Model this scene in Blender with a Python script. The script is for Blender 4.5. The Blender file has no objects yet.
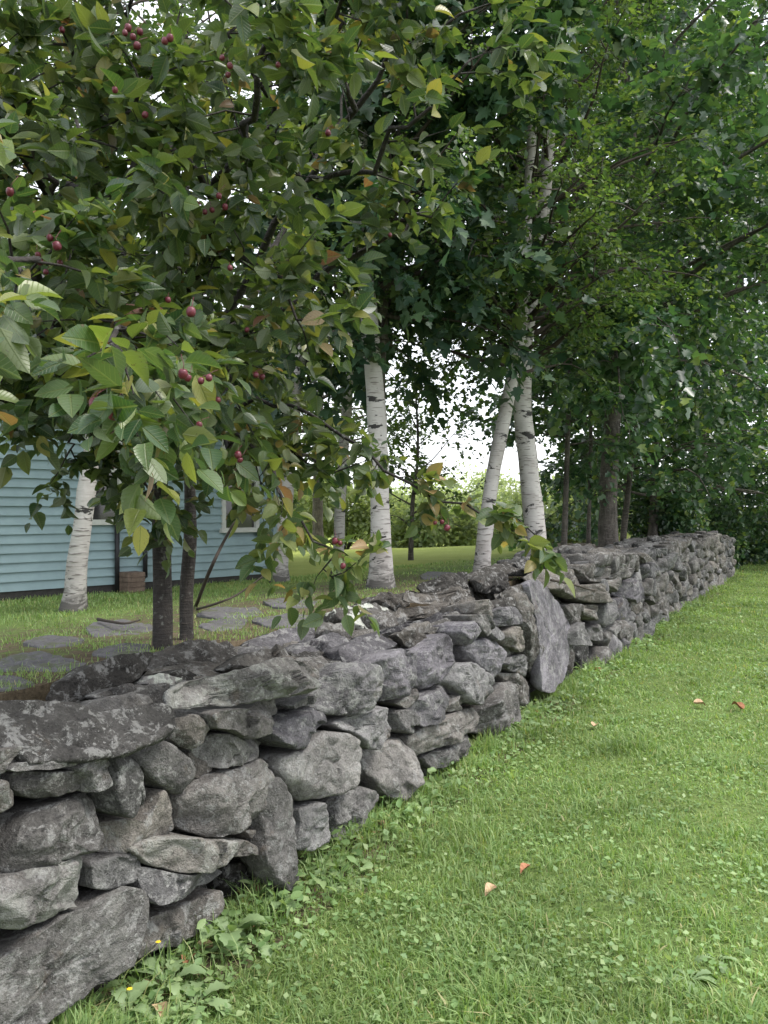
import bpy, math, random
import numpy as np
from mathutils import noise as mnoise, Vector

rnd = random.Random(7)
rng = np.random.default_rng(7)
R = math.radians
scene = bpy.context.scene
COL = scene.collection

# ------------------------------------------------------------------ frame of the place
CAM_H, F = 1.6, 829.0
P0 = np.array([-0.40, 3.56])
DW = np.array([0.4684, 0.8835])          # along the wall, away from the viewer
BW = np.array([-0.8835, 0.4684])         # into the terrace


def at(px, py, Y):
    return np.array([(px - 384) / F * Y, Y, CAM_H - (py - 512) / F * Y])


def sw(x, y):
    dx, dy = x - P0[0], y - P0[1]
    return dx * DW[0] + dy * DW[1], dx * BW[0] + dy * BW[1]


def wall_xy(s, w):
    p = P0 + DW * s + BW * w
    return p[0], p[1]


def smooth(a, b, x):
    t = np.clip((x - a) / (b - a), 0, 1)
    return t * t * (3 - 2 * t)


def terrace_z(s, w):
    z = 0.88 - 0.045 * np.maximum(w - 0.85, 0)
    z = np.where(w > 20, 0.02 - 0.004 * (w - 20), z)
    z = np.maximum(z, -2.5)
    return z * (1 - smooth(19.5, 26, s)) * (1 - smooth(5.0, 9.0, -s))


def ground_z(x, y):
    s, w = sw(np.asarray(x, float), np.asarray(y, float))
    bump = 0.02 * np.sin(x * 1.7 + y * .9) * np.cos(y * 1.3 - x * .4)
    t = smooth(0.80, 0.84, w) * np.where(s > 19.5, smooth(.3, 4, w), 1.0)
    return np.where(w < .8, bump * .5 * (w < .2), t * terrace_z(s, w) + bump * .8)


def ground_at(px, py, z=0.0):
    Y = F * (CAM_H - z) / (py - 512)
    return at(px, py, Y)


def terrace_at(px, py):
    lo, hi = 1.5, 60.0
    for k in range(60):
        m = (lo + hi) / 2
        p = at(px, py, m)
        s, w = sw(p[0], p[1])
        if p[2] > float(ground_z(p[0], p[1])) or w < .4:
            lo = m
        else:
            hi = m
    return at(px, py, lo)


# ------------------------------------------------------------------ mesh helpers
def fast_mesh(name, V, F_, smooth_=False, uv=None):
    V = np.asarray(V, np.float32)
    F_ = np.asarray(F_, np.int32)
    me = bpy.data.meshes.new(name)
    n, k = F_.shape
    me.vertices.add(len(V))
    me.vertices.foreach_set('co', V.ravel())
    me.loops.add(n * k)
    me.loops.foreach_set('vertex_index', F_.ravel())
    me.polygons.add(n)
    me.polygons.foreach_set('loop_start', np.arange(0, n * k, k, dtype=np.int32))
    if smooth_:
        me.polygons.foreach_set('use_smooth', np.ones(n, bool))
    if uv is not None:
        ul = me.uv_layers.new(name='leaf')
        ul.data.foreach_set('uv', np.asarray(uv, np.float32)[F_.ravel()].ravel())
    me.update(calc_edges=True)
    return me


class MB:
    def __init__(self):
        self.v, self.f, self.n = [], [], 0

    def add(self, V, Fc):
        V = np.asarray(V, float)
        b = self.n
        self.v.append(V)
        for f in Fc:
            self.f.append([i + b for i in f])
        self.n += len(V)

    def box(self, o, ex, ey, ez):
        o, ex, ey, ez = [np.asarray(a, float) for a in (o, ex, ey, ez)]
        V = [o + a * ex + b * ey + c * ez for c in (0, 1) for b in (0, 1) for a in (0, 1)]
        Fc = [(0, 2, 3, 1), (4, 5, 7, 6), (0, 1, 5, 4), (2, 6, 7, 3), (0, 4, 6, 2), (1, 3, 7, 5)]
        if np.dot(np.cross(ex, ey), ez) < 0:
            Fc = [tuple(reversed(f)) for f in Fc]
        self.add(V, Fc)

    def tube(self, path, radii, sides=8, cap=True, lump=0.0):
        path = np.asarray(path, float)
        n = len(path)
        if np.isscalar(radii):
            radii = [radii] * n
        V = []
        T = np.gradient(path, axis=0)
        T /= np.linalg.norm(T, axis=1)[:, None] + 1e-9
        ref = np.array([1., 0, 0]) if abs(T[0][0]) < .8 else np.array([0, 1., 0])
        for i in range(n):
            a = ref - T[i] * ref.dot(T[i])
            a /= np.linalg.norm(a) + 1e-9
            b = np.cross(T[i], a)
            ref = a
            for j in range(sides):
                th = 2 * math.pi * j / sides
                r = radii[i]
                if lump:
                    q = path[i]
                    r *= 1 + lump * mnoise.noise(Vector((math.cos(th) * 1.3 + q[0] * 3, math.sin(th) * 1.3 + q[1] * 3, q[2] * 3.1)))
                V.append(path[i] + r * (math.cos(th) * a + math.sin(th) * b))
        Fc = []
        for i in range(n - 1):
            for j in range(sides):
                k = (j + 1) % sides
                Fc.append((i * sides + j, i * sides + k, (i + 1) * sides + k, (i + 1) * sides + j))
        if cap:
            Fc.append(tuple(range(sides))[::-1])
            Fc.append(tuple(range((n - 1) * sides, n * sides)))
        self.add(V, Fc)

    def build(self, name, mat, parent=None, smooth_=True, origin=None):
        V = np.concatenate(self.v)
        if origin is not None:
            V = V - np.asarray(origin)
        me = bpy.data.meshes.new(name)
        me.from_pydata(V.tolist(), [], self.f)
        if smooth_:
            me.polygons.foreach_set('use_smooth', np.ones(len(me.polygons), bool))
        me.update()
        return link(name, me, mat, parent, origin)


def link(name, me, mat, parent=None, loc=None):
    o = bpy.data.objects.new(name, me)
    if mat is not None and me is not None:
        me.materials.append(mat)
    COL.objects.link(o)
    if loc is not None:
        o.location = [float(c) for c in loc]
    if parent is not None:
        o.parent = parent
        if parent.parent is None:
            o.location = Vector(o.location) - Vector(parent.location)
        else:
            o.location = Vector(o.location) - Vector(parent.location) - Vector(parent.parent.location)
    return o


def empty(name, loc=(0, 0, 0)):
    o = bpy.data.objects.new(name, None)
    o.empty_display_size = .1
    COL.objects.link(o)
    o.location = [float(c) for c in loc]
    return o


def tag(o, label=None, cat=None, group=None, kind=None):
    if label: o['label'] = label
    if cat: o['category'] = cat
    if group: o['group'] = group
    if kind: o['kind'] = kind
    return o


def resample(path, n):
    path = np.asarray(path, float)
    # Catmull-Rom through the points
    P = np.vstack([2 * path[0] - path[1], path, 2 * path[-1] - path[-2]])
    out = []
    m = len(path) - 1
    for t in np.linspace(0, m, n):
        i = min(int(t), m - 1)
        u = t - i
        a, b, c, d = P[i], P[i + 1], P[i + 2], P[i + 3]
        out.append(.5 * ((2 * b) + (-a + c) * u + (2 * a - 5 * b + 4 * c - d) * u * u + (-a + 3 * b - 3 * c + d) * u ** 3))
    return np.array(out)


# ------------------------------------------------------------------ materials
def new_mat(name):
    m = bpy.data.materials.new(name)
    m.use_nodes = True
    nt = m.node_tree
    nt.nodes.clear()
    out = nt.nodes.new('ShaderNodeOutputMaterial')
    b = nt.nodes.new('ShaderNodeBsdfPrincipled')
    nt.links.new(b.outputs[0], out.inputs[0])
    return m, nt, b, out


def N(nt, t, **kw):
    n = nt.nodes.new(t)
    for k, v in kw.items():
        if k in n.inputs:
            n.inputs[k].default_value = v
        else:
            setattr(n, k, v)
    return n


def ramp(nt, src, stops, interp='LINEAR'):
    r = nt.nodes.new('ShaderNodeValToRGB')
    r.color_ramp.interpolation = interp
    e = r.color_ramp.elements
    while len(e) < len(stops):
        e.new(.5)
    for el, (p, c) in zip(e, stops):
        el.position = p
        el.color = (c, c, c, 1) if np.isscalar(c) else tuple(c) + (1,)
    nt.links.new(src, r.inputs[0])
    return r.outputs[0]


def mix(nt, fac, a, b, mode='MIX'):
    n = nt.nodes.new('ShaderNodeMix')
    n.data_type = 'RGBA'
    n.blend_type = mode
    for sock, v in ((n.inputs[0], fac), (n.inputs[6], a), (n.inputs[7], b)):
        if hasattr(v, 'is_output'):
            nt.links.new(v, sock)
        elif np.isscalar(v):
            sock.default_value = v if sock.type == 'VALUE' else (v, v, v, 1)
        else:
            sock.default_value = tuple(v) + (1,)
    return n.outputs[2]


def math_(nt, op, a, b=0.0):
    n = nt.nodes.new('ShaderNodeMath')
    n.operation = op
    for sock, v in ((n.inputs[0], a), (n.inputs[1], b)):
        if hasattr(v, 'is_output'):
            nt.links.new(v, sock)
        else:
            sock.default_value = v
    return n.outputs[0]


def tex_noise(nt, vec, scale, detail=4, rough=.6, w=None, dist=0.0):
    n = nt.nodes.new('ShaderNodeTexNoise')
    if w is not None:
        n.noise_dimensions = '4D'
        nt.links.new(w, n.inputs['W'])
    nt.links.new(vec, n.inputs['Vector'])
    n.inputs['Scale'].default_value = scale
    n.inputs['Detail'].default_value = detail
    n.inputs['Roughness'].default_value = rough
    n.inputs['Distortion'].default_value = dist
    return n.outputs['Fac']


def coords(nt, kind='Object', scale=None):
    c = nt.nodes.new('ShaderNodeTexCoord').outputs[kind]
    if scale is not None:
        m = nt.nodes.new('ShaderNodeMapping')
        m.inputs['Scale'].default_value = scale
        nt.links.new(c, m.inputs[0])
        c = m.outputs[0]
    return c


def bump(nt, bsdf, height, strength=.5, dist=.01):
    b = nt.nodes.new('ShaderNodeBump')
    b.inputs['Strength'].default_value = strength
    b.inputs['Distance'].default_value = dist
    nt.links.new(height, b.inputs['Height'])
    nt.links.new(b.outputs[0], bsdf.inputs['Normal'])


def stone_material():
    m, nt, b, out = new_mat('fieldstone')
    c = coords(nt)
    a = N(nt, 'ShaderNodeAttribute', attribute_name='rnd')
    tone = N(nt, 'ShaderNodeAttribute', attribute_name='tone').outputs['Fac']
    w = math_(nt, 'MULTIPLY', a.outputs['Fac'], 60.0)
    n1 = tex_noise(nt, c, 6, 6, .65, w)
    n2 = tex_noise(nt, c, 30, 5, .7, w)
    n3 = tex_noise(nt, c, 120, 3, .7, w)
    basec = ramp(nt, n1, [(.28, (.072, .071, .071)), (.5, (.136, .134, .133)), (.72, (.215, .212, .208))])
    fine = ramp(nt, n2, [(.3, .72), (.5, 1.0), (.72, 1.22)])
    col = mix(nt, 1.0, basec, fine, 'MULTIPLY')
    grit = ramp(nt, n3, [(.35, .8), (.6, 1.1)])
    col = mix(nt, 1.0, col, grit, 'MULTIPLY')
    # bluish or brownish stone by its own tint
    tint = ramp(nt, a.outputs['Fac'], [(0, (1.0, 1.0, 1.0)), (.3, (1.08, 1.0, .89)), (.6, (1.0, 1.0, .99)), (.78, (.99, .97, 1.04)), (1, (1.0, .96, 1.07))])
    col = mix(nt, 1.0, col, tint, 'MULTIPLY')
    tn = ramp(nt, tone, [(0, .25), (.5, 1.0), (1, 1.8)])
    col = mix(nt, 1.0, col, tn, 'MULTIPLY')
    fleck = ramp(nt, tex_noise(nt, c, 42, 5, .7, math_(nt, 'ADD', w, 3.0)), [(.57, 0.0), (.60, .62)])
    kk = math_(nt, 'FRACT', math_(nt, 'MULTIPLY', a.outputs['Fac'], 37.7))
    k2 = math_(nt, 'FRACT', math_(nt, 'MULTIPLY', a.outputs['Fac'], 91.3))
    fm = ramp(nt, tex_noise(nt, c, 7, 3, .6, math_(nt, 'ADD', w, 5.0)), [(.42, 0.1), (.6, 1.0)])
    col = mix(nt, math_(nt, 'MULTIPLY', math_(nt, 'MULTIPLY', fleck, fm), ramp(nt, kk, [(.1, .15), (.9, 1.0)])), col, (.42, .42, .405))
    pits = ramp(nt, tex_noise(nt, c, 38, 6, .8, math_(nt, 'ADD', w, 13.0)), [(.375, .7), (.415, 0.0)])
    col = mix(nt, math_(nt, 'MULTIPLY', pits, ramp(nt, k2, [(.1, .2), (.9, 1.0)])), col, (.035, .034, .034))
    wx = ramp(nt, tex_noise(nt, c, 2.6, 4, .6, math_(nt, 'ADD', w, 21.0)), [(.35, .62), (.62, 1.25)])
    col = mix(nt, 1.0, col, wx, 'MULTIPLY')
    rust = ramp(nt, tex_noise(nt, c, 4.2, 5, .7, math_(nt, 'ADD', w, 31.0)), [(.60, 0.0), (.72, .45)])
    col = mix(nt, rust, col, (.16, .115, .075))
    # lichen crusts
    v = nt.nodes.new('ShaderNodeTexVoronoi')
    v.voronoi_dimensions = '4D'
    v.inputs['Scale'].default_value = 26
    v.inputs['Randomness'].default_value = 1
    nt.links.new(w, v.inputs['W'])
    dn = nt.nodes.new('ShaderNodeTexNoise')
    dn.inputs['Scale'].default_value = 22
    nt.links.new(c, dn.inputs['Vector'])
    cc = mix(nt, .06, c, dn.outputs['Color'], 'ADD')
    nt.links.new(cc, v.inputs['Vector'])
    spot = ramp(nt, v.outputs['Distance'], [(.14, 1.0), (.30, 0.0)])
    where = ramp(nt, tex_noise(nt, c, 4.5, 3, .6, w), [(.50, 0.0), (.63, 1.0)])
    lich = math_(nt, 'MULTIPLY', spot, where)
    lich = math_(nt, 'MULTIPLY', lich, ramp(nt, n3, [(.35, .35), (.5, 1.0)]))
    col = mix(nt, math_(nt, 'MULTIPLY', lich, .75), col, (.40, .405, .39))
    # broad pale blotches
    blot = ramp(nt, tex_noise(nt, c, 14, 6, .75, w, .6), [(.53, 0.0), (.585, .6)])
    col = mix(nt, blot, col, (.30, .30, .29))
    # moss
    ms = ramp(nt, tex_noise(nt, c, 3.0, 4, .7, math_(nt, 'ADD', w, 9.0)), [(.66, 0.0), (.74, .75)])
    col = mix(nt, ms, col, (.075, .075, .028))
    # rough caps lichen attribute
    cap = N(nt, 'ShaderNodeAttribute', attribute_name='crust').outputs['Fac']
    bl = ramp(nt, tex_noise(nt, c, 9, 4, .55, w, .3), [(.50, 0.0), (.54, 1.0)])
    col = mix(nt, math_(nt, 'MULTIPLY', cap, bl), col, (.46, .48, .43))
    nt.links.new(col, b.inputs['Base Color'])
    b.inputs['Roughness'].default_value = .9
    b.inputs['Specular IOR Level'].default_value = .25
    h = math_(nt, 'ADD', math_(nt, 'MULTIPLY', n2, 1.0), math_(nt, 'MULTIPLY', n3, .45))
    h = math_(nt, 'SUBTRACT', h, math_(nt, 'MULTIPLY', pits, .5))
    h = math_(nt, 'ADD', h, math_(nt, 'MULTIPLY', tex_noise(nt, c, 12, 6, .7, w), 2.2))
    bump(nt, b, h, .85, .02)
    return m


def flag_material():
    m, nt, b, out = new_mat('flagstone_slate')
    c = coords(nt)
    n1 = tex_noise(nt, c, 3, 6, .7)
    n2 = tex_noise(nt, c, 25, 5, .7)
    col = ramp(nt, n1, [(.3, (.06, .057, .06)), (.7, (.135, .13, .135))])
    col = mix(nt, 1, col, ramp(nt, n2, [(.3, .65), (.7, 1.25)]), 'MULTIPLY')
    ms = ramp(nt, tex_noise(nt, c, 5, 5, .7), [(.52, 0.0), (.60, .8)])
    col = mix(nt, ms, col, (.06, .07, .028))
    nt.links.new(col, b.inputs['Base Color'])
    b.inputs['Roughness'].default_value = .8
    bump(nt, b, n2, .6, .015)
    return m


def leaf_material(name, stops, under, trans=.3, rough=.45, spec=.4, tgain=1.6, veins=False):
    m, nt, b, out = new_mat(name)
    g = nt.nodes.new('ShaderNodeNewGeometry')
    col = ramp(nt, g.outputs['Random Per Island'], stops)
    n = tex_noise(nt, coords(nt), 1.1, 2, .5)
    col = mix(nt, 1, col, ramp(nt, n, [(.3, .72), (.7, 1.3)]), 'MULTIPLY')
    if veins:
        uvn = nt.nodes.new('ShaderNodeUVMap'); uvn.uv_map = 'leaf'
        sp = nt.nodes.new('ShaderNodeSeparateXYZ')
        nt.links.new(uvn.outputs[0], sp.inputs[0])
        ax = math_(nt, 'ABSOLUTE', sp.outputs[0])
        rib = ramp(nt, ax, [(.008, 1.0), (.028, 0.0)])
        ph = math_(nt, 'MULTIPLY', math_(nt, 'SUBTRACT', sp.outputs[1], math_(nt, 'MULTIPLY', ax, .85)), 52.0)
        lat = ramp(nt, math_(nt, 'SINE', ph), [(.80, 0.0), (1.0, .55)])
        vn = math_(nt, 'MAXIMUM', rib, lat)
        col = mix(nt, math_(nt, 'MULTIPLY', vn, .5), col, (.16, .19, .075))
        blo = tex_noise(nt, coords(nt), 60, 3, .6)
        edge = math_(nt, 'ADD', math_(nt, 'MULTIPLY', ax, 1.4), math_(nt, 'MULTIPLY', blo, .55))
        col = mix(nt, ramp(nt, edge, [(.66, 0.0), (.76, .75)]), col, (.09, .05, .022))
        spk = tex_noise(nt, coords(nt), 150, 2, .5)
        col = mix(nt, ramp(nt, spk, [(.67, 0.0), (.71, .7)]), col, (.06, .035, .018))
        bump(nt, b, math_(nt, 'MULTIPLY', vn, -1.0), .5, .004)
    base = mix(nt, math_(nt, 'MULTIPLY', g.outputs['Backfacing'], .6), col, under)
    nt.links.new(base, b.inputs['Base Color'])
    b.inputs['Roughness'].default_value = rough
    b.inputs['Specular IOR Level'].default_value = spec
    t = nt.nodes.new('ShaderNodeBsdfTranslucent')
    tc = mix(nt, 1, col, (1.25 * tgain, 1.3 * tgain, .55 * tgain), 'MULTIPLY')
    nt.links.new(tc, t.inputs[0])
    ms = nt.nodes.new('ShaderNodeMixShader')
    ms.inputs[0].default_value = trans
    nt.links.new(b.outputs[0], ms.inputs[1])
    nt.links.new(t.outputs[0], ms.inputs[2])
    nt.links.new(ms.outputs[0], out.inputs[0])
    return m


def bark_material(name, dark, pale, zs=6, strength=.8):
    m, nt, b, out = new_mat(name)
    c = coords(nt, 'Object', (22, 22, zs))
    n1 = tex_noise(nt, c, 1.0, 6, .7, dist=.4)
    n2 = tex_noise(nt, coords(nt), 5, 3, .6)
    col = ramp(nt, n1, [(.3, dark), (.68, pale)])
    col = mix(nt, 1, col, ramp(nt, n2, [(.3, .55), (.7, 1.5)]), 'MULTIPLY')
    n4 = tex_noise(nt, coords(nt, 'Object', (9, 9, 70)), 1.0, 4, .65)
    col = mix(nt, ramp(nt, n4, [(.56, 0.0), (.64, .7)]), col, tuple(x * 1.5 for x in pale))
    n5 = tex_noise(nt, coords(nt), 26, 4, .6)
    col = mix(nt, ramp(nt, n5, [(.60, 0.0), (.66, .6)]), col, (.16, .165, .15))
    nt.links.new(col, b.inputs['Base Color'])
    b.inputs['Roughness'].default_value = .9
    bump(nt, b, math_(nt, 'ADD', n1, math_(nt, 'MULTIPLY', n4, .6)), strength, .03)
    return m


def birch_material():
    m, nt, b, out = new_mat('birch_bark')
    c0 = coords(nt)
    big = tex_noise(nt, c0, 3.0, 4, .6)
    col = ramp(nt, big, [(.3, (.30, .275, .255)), (.55, (.43, .41, .39)), (.8, (.52, .50, .48))])
    lent = tex_noise(nt, coords(nt, 'Object', (7, 7, 60)), 1.0, 2, .5)
    col = mix(nt, ramp(nt, lent, [(.60, 0.0), (.66, .8)]), col, (.10, .085, .075))
    scar = tex_noise(nt, coords(nt, 'Object', (3.6, 3.6, 9)), 1.0, 5, .65, dist=.5)
    col = mix(nt, ramp(nt, scar, [(.585, 0.0), (.615, 1.0)]), col, (.022, .02, .019))
    sep = nt.nodes.new('ShaderNodeSeparateXYZ')
    nt.links.new(c0, sep.inputs[0])
    low = math_(nt, 'ADD', sep.outputs[2], math_(nt, 'MULTIPLY', math_(nt, 'SUBTRACT', scar, .5), 1.6))
    col = mix(nt, ramp(nt, low, [(.14, .92), (.36, 0.0)]), col, (.055, .05, .045))
    nt.links.new(col, b.inputs['Base Color'])
    b.inputs['Roughness'].default_value = .75
    bump(nt, b, math_(nt, 'SUBTRACT', lent, math_(nt, 'MULTIPLY', scar, .8)), .5, .012)
    return m


def plain(name, col, rough=.7, var=.25, scale=12, spec=.3):
    m, nt, b, out = new_mat(name)
    n = tex_noise(nt, coords(nt), scale, 5, .65)
    c = mix(nt, 1, col, ramp(nt, n, [(.3, 1 - var), (.7, 1 + var)]), 'MULTIPLY')
    nt.links.new(c, b.inputs['Base Color'])
    b.inputs['Roughness'].default_value = rough
    b.inputs['Specular IOR Level'].default_value = spec
    bump(nt, b, n, .2, .004)
    return m


def ground_material():
    m, nt, b, out = new_mat('turf_and_soil')
    c = coords(nt)
    n1 = tex_noise(nt, c, .8, 5, .65)
    n2 = tex_noise(nt, c, 9, 5, .7)
    n3 = tex_noise(nt, c, 60, 3, .7)
    green = ramp(nt, n1, [(.3, (.085, .13, .038)), (.7, (.145, .195, .062))])
    green = mix(nt, 1, green, ramp(nt, n3, [(.3, .55), (.7, 1.4)]), 'MULTIPLY')
    soil = ramp(nt, n2, [(.3, (.055, .042, .028)), (.7, (.13, .105, .07))])
    soil = mix(nt, 1, soil, ramp(nt, n3, [(.3, .6), (.7, 1.4)]), 'MULTIPLY')
    field_sun = N(nt, 'ShaderNodeAttribute', attribute_name='field_sun').outputs['Fac']
    green = mix(nt, field_sun, green, ramp(nt, n1, [(.3, (.26, .32, .07)), (.7, (.36, .40, .11))]))  # yellow-green tint paints sunlight onto the far field
    bare = N(nt, 'ShaderNodeAttribute', attribute_name='bare').outputs['Fac']
    f = ramp(nt, math_(nt, 'ADD', n2, math_(nt, 'SUBTRACT', bare, .5)), [(.42, 0.0), (.58, 1.0)])
    nt.links.new(mix(nt, f, green, soil), b.inputs['Base Color'])
    b.inputs['Roughness'].default_value = .95
    b.inputs['Specular IOR Level'].default_value = .1
    bump(nt, b, n3, .7, .02)
    return m


M = {}
M['stone'] = stone_material()
M['flag'] = flag_material()
M['birch'] = birch_material()
M['crab_bark'] = bark_material('crabapple_bark', (.011, .009, .008), (.036, .030, .026), 8)
M['maple_bark'] = bark_material('maple_bark', (.028, .024, .02), (.12, .105, .09), 5)
M['twig'] = plain('twig_bark', (.05, .04, .033), .85)
M['crab_leaf'] = leaf_material('crabapple_leaf', [(0, (.020, .048, .020)), (.3, (.036, .072, .026)), (.62, (.064, .102, .033)), (.87, (.115, .155, .042)), (.97, (.20, .19, .05)), (.985, (.17, .13, .05)), (1, (.17, .07, .055))], (.11, .135, .085), .30, .38, .5, 1.6, True)
M['pale_leaf'] = leaf_material('crabapple_tip_leaf', [(0, (.035, .07, .025)), (.5, (.07, .105, .035)), (.85, (.15, .17, .05)), (1, (.26, .15, .08))], (.13, .155, .095), .33, .42, .45, 1.6, True)
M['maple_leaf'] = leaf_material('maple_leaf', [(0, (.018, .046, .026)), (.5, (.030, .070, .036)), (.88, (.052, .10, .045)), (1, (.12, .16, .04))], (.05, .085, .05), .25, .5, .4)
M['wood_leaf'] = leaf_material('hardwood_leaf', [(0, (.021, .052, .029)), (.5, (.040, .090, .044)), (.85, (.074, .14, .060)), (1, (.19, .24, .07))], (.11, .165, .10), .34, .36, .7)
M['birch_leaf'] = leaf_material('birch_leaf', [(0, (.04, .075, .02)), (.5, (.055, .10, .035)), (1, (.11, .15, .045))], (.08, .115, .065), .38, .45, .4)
M['back_leaf'] = leaf_material('background_leaf', [(0, (.03, .055, .02)), (.6, (.05, .085, .03)), (1, (.085, .12, .04))], (.07, .1, .05), .35, .6, .3)
M['bush_leaf'] = leaf_material('hazy_bush_leaf', [(0, (.25, .31, .19)), (.6, (.34, .40, .26)), (1, (.44, .48, .32))], (.38, .43, .32), .5, .8, .1, 1.0)  # leaf colour lifted to paint in haze and sun on the far bushes
M['spruce'] = leaf_material('spruce_needles', [(0, (.015, .035, .02)), (1, (.035, .065, .035))], (.03, .05, .03), .1, .6, .3)
M['grass'] = leaf_material('lawn_blades', [(0, (.11, .195, .066)), (.45, (.20, .31, .115)), (.85, (.30, .40, .18)), (.96, (.34, .36, .16)), (1, (.42, .37, .22))], (.22, .30, .10), .4, .5, .3, 1.1)
M['weed'] = leaf_material('weed_leaf', [(0, (.13, .22, .085)), (.6, (.20, .30, .12)), (1, (.28, .36, .17))], (.24, .32, .17), .3, .5, .35, 1.2)
M['dead_leaf'] = plain('dry_leaf', (.30, .14, .075), .8, .35, 60)
M['tan_leaf'] = plain('tan_dry_leaf', (.42, .29, .18), .8, .3, 60)
M['litter'] = leaf_material('dry_litter', [(0, (.05, .03, .02)), (.5, (.13, .075, .04)), (1, (.26, .17, .10))], (.14, .09, .05), .1, .9, .1, 1.0)
M['fruit'] = plain('crabapple_fruit', (.105, .012, .024), .42, .4, 40, .5)
M['yellow'] = plain('yellow_petals', (.75, .55, .03), .6, .1)
M['ground'] = ground_material()


# ------------------------------------------------------------------ leaves
def leaf_ovate():
    ts = [0, .14, .34, .56, .78, 1.0]
    ws = [0, .20, .30, .27, .16, 0]
    V = []
    for t, w in zip(ts, ws):
        z = -.14 * t * t
        V += [(0, t, z)]
        if w: V += [(-w, t + .01, z + w * .42), (w, t + .01, z + w * .42)]
    # indices: 0 | 1,2,3 | 4,5,6 | 7,8,9 | 10,11,12 | 13
    Fc = [(0, 1, 2), (0, 3, 1)]
    for k in (1, 4, 7):
        m, l, r = k, k + 1, k + 2
        M2, l2, r2 = k + 3, k + 4, k + 5
        Fc += [(m, M2, l2), (m, l2, l), (m, r2, M2), (m, r, r2)]
    Fc += [(10, 13, 11), (10, 12, 13)]
    return np.array(V), np.array(Fc)


def leaf_maple():
    half = [(.10, -.06), (.30, .02), (.26, .16), (.56, .24), (.42, .40), (.52, .60), (.30, .52), (.20, .66), (.22, .80), (.0, 1.05)]
    pts = [(0, 0)] + half + [(-x, y) for x, y in half[-2::-1]]
    V = [(0, .32, -.03)] + [(x, y, .10 * abs(x) - .10 * y * y) for x, y in pts]
    n = len(pts)
    Fc = [(0, 1 + i, 1 + (i + 1) % n) for i in range(n)]
    return np.array(V), np.array(Fc)


def leaf_diamond(w=.32):
    V = [(0, 0, 0), (w, .45, .07), (0, 1, -.08), (-w, .45, .07)]
    return np.array(V, float), np.array([(0, 1, 2), (0, 2, 3)])


def leaf_lobe():
    V = [(0, 0, 0), (.45, .22, .06), (.22, .42, 0), (.34, .68, .03), (0, 1, -.1), (-.34, .68, .03), (-.22, .42, 0), (-.45, .22, .06)]
    return np.array(V, float), np.array([(0, 1, 2), (2, 3, 4), (0, 2, 4), (0, 4, 6), (4, 5, 6), (0, 6, 7)])


LEAF = {'ovate': leaf_ovate(), 'maple': leaf_maple(), 'diamond': leaf_diamond(), 'lobe': leaf_lobe(), 'wide': leaf_diamond(.42)}


def unit(a):
    return a / (np.linalg.norm(a, axis=-1, keepdims=True) + 1e-9)


def place_leaves(P, D, Nn, size, kind):
    """P positions, D directions, Nn rough normals, size lengths -> V, F"""
    T, Fc = LEAF[kind]
    D = unit(D)
    Sx = unit(np.cross(D, Nn))
    Nn = np.cross(Sx, D)
    curl = rng.uniform(.4, 1.8, len(P))[:, None, None]
    V = (P[:, None, :] + size[:, None, None] * (T[None, :, 0:1] * Sx[:, None, :] + T[None, :, 1:2] * D[:, None, :] + curl * T[None, :, 2:3] * Nn[:, None, :]))
    k = len(T)
    Fa = Fc[None, :, :] + (np.arange(len(P)) * k)[:, None, None]
    return V.reshape(-1, 3), Fa.reshape(-1, 3)


def spray(P, D, L, n, size, kind, droop=.25, side=.9, updown=-.15, up=1.0, spread=.45):
    """leaves along twigs P,D (m,3), L (m,)"""
    m = len(P)
    D = unit(D)
    t = np.linspace(.12, 1.0, n)[None, :] + rng.uniform(-.05, .05, (m, n))
    dl = np.zeros((m, n, 3)); dl[..., 2] = -droop * (t ** 2) * L[:, None]
    pos = P[:, None, :] + D[:, None, :] * (L[:, None] * t)[..., None] + dl
    hor = unit(np.cross(D, np.array([0, 0, 1.])) + rng.normal(0, .05, (m, 3)))
    sg = np.where(np.arange(n) % 2 == 0, 1., -1.)[None, :, None]
    rv = rng.normal(0, spread, (m, n, 3))
    ld = D[:, None, :] * .7 + sg * side * hor[:, None, :] + rv
    ld[..., 2] += updown
    ld[:, -1] = D + rv[:, -1] * .5
    nn = rng.normal(0, .5, (m, n, 3)); nn[..., 2] += up
    sz = size * rng.uniform(.5, 1.2, (m, n))
    return place_leaves(pos.reshape(-1, 3), ld.reshape(-1, 3), nn.reshape(-1, 3), sz.reshape(-1), kind)


CLEAR_WALL = [True]


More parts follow.
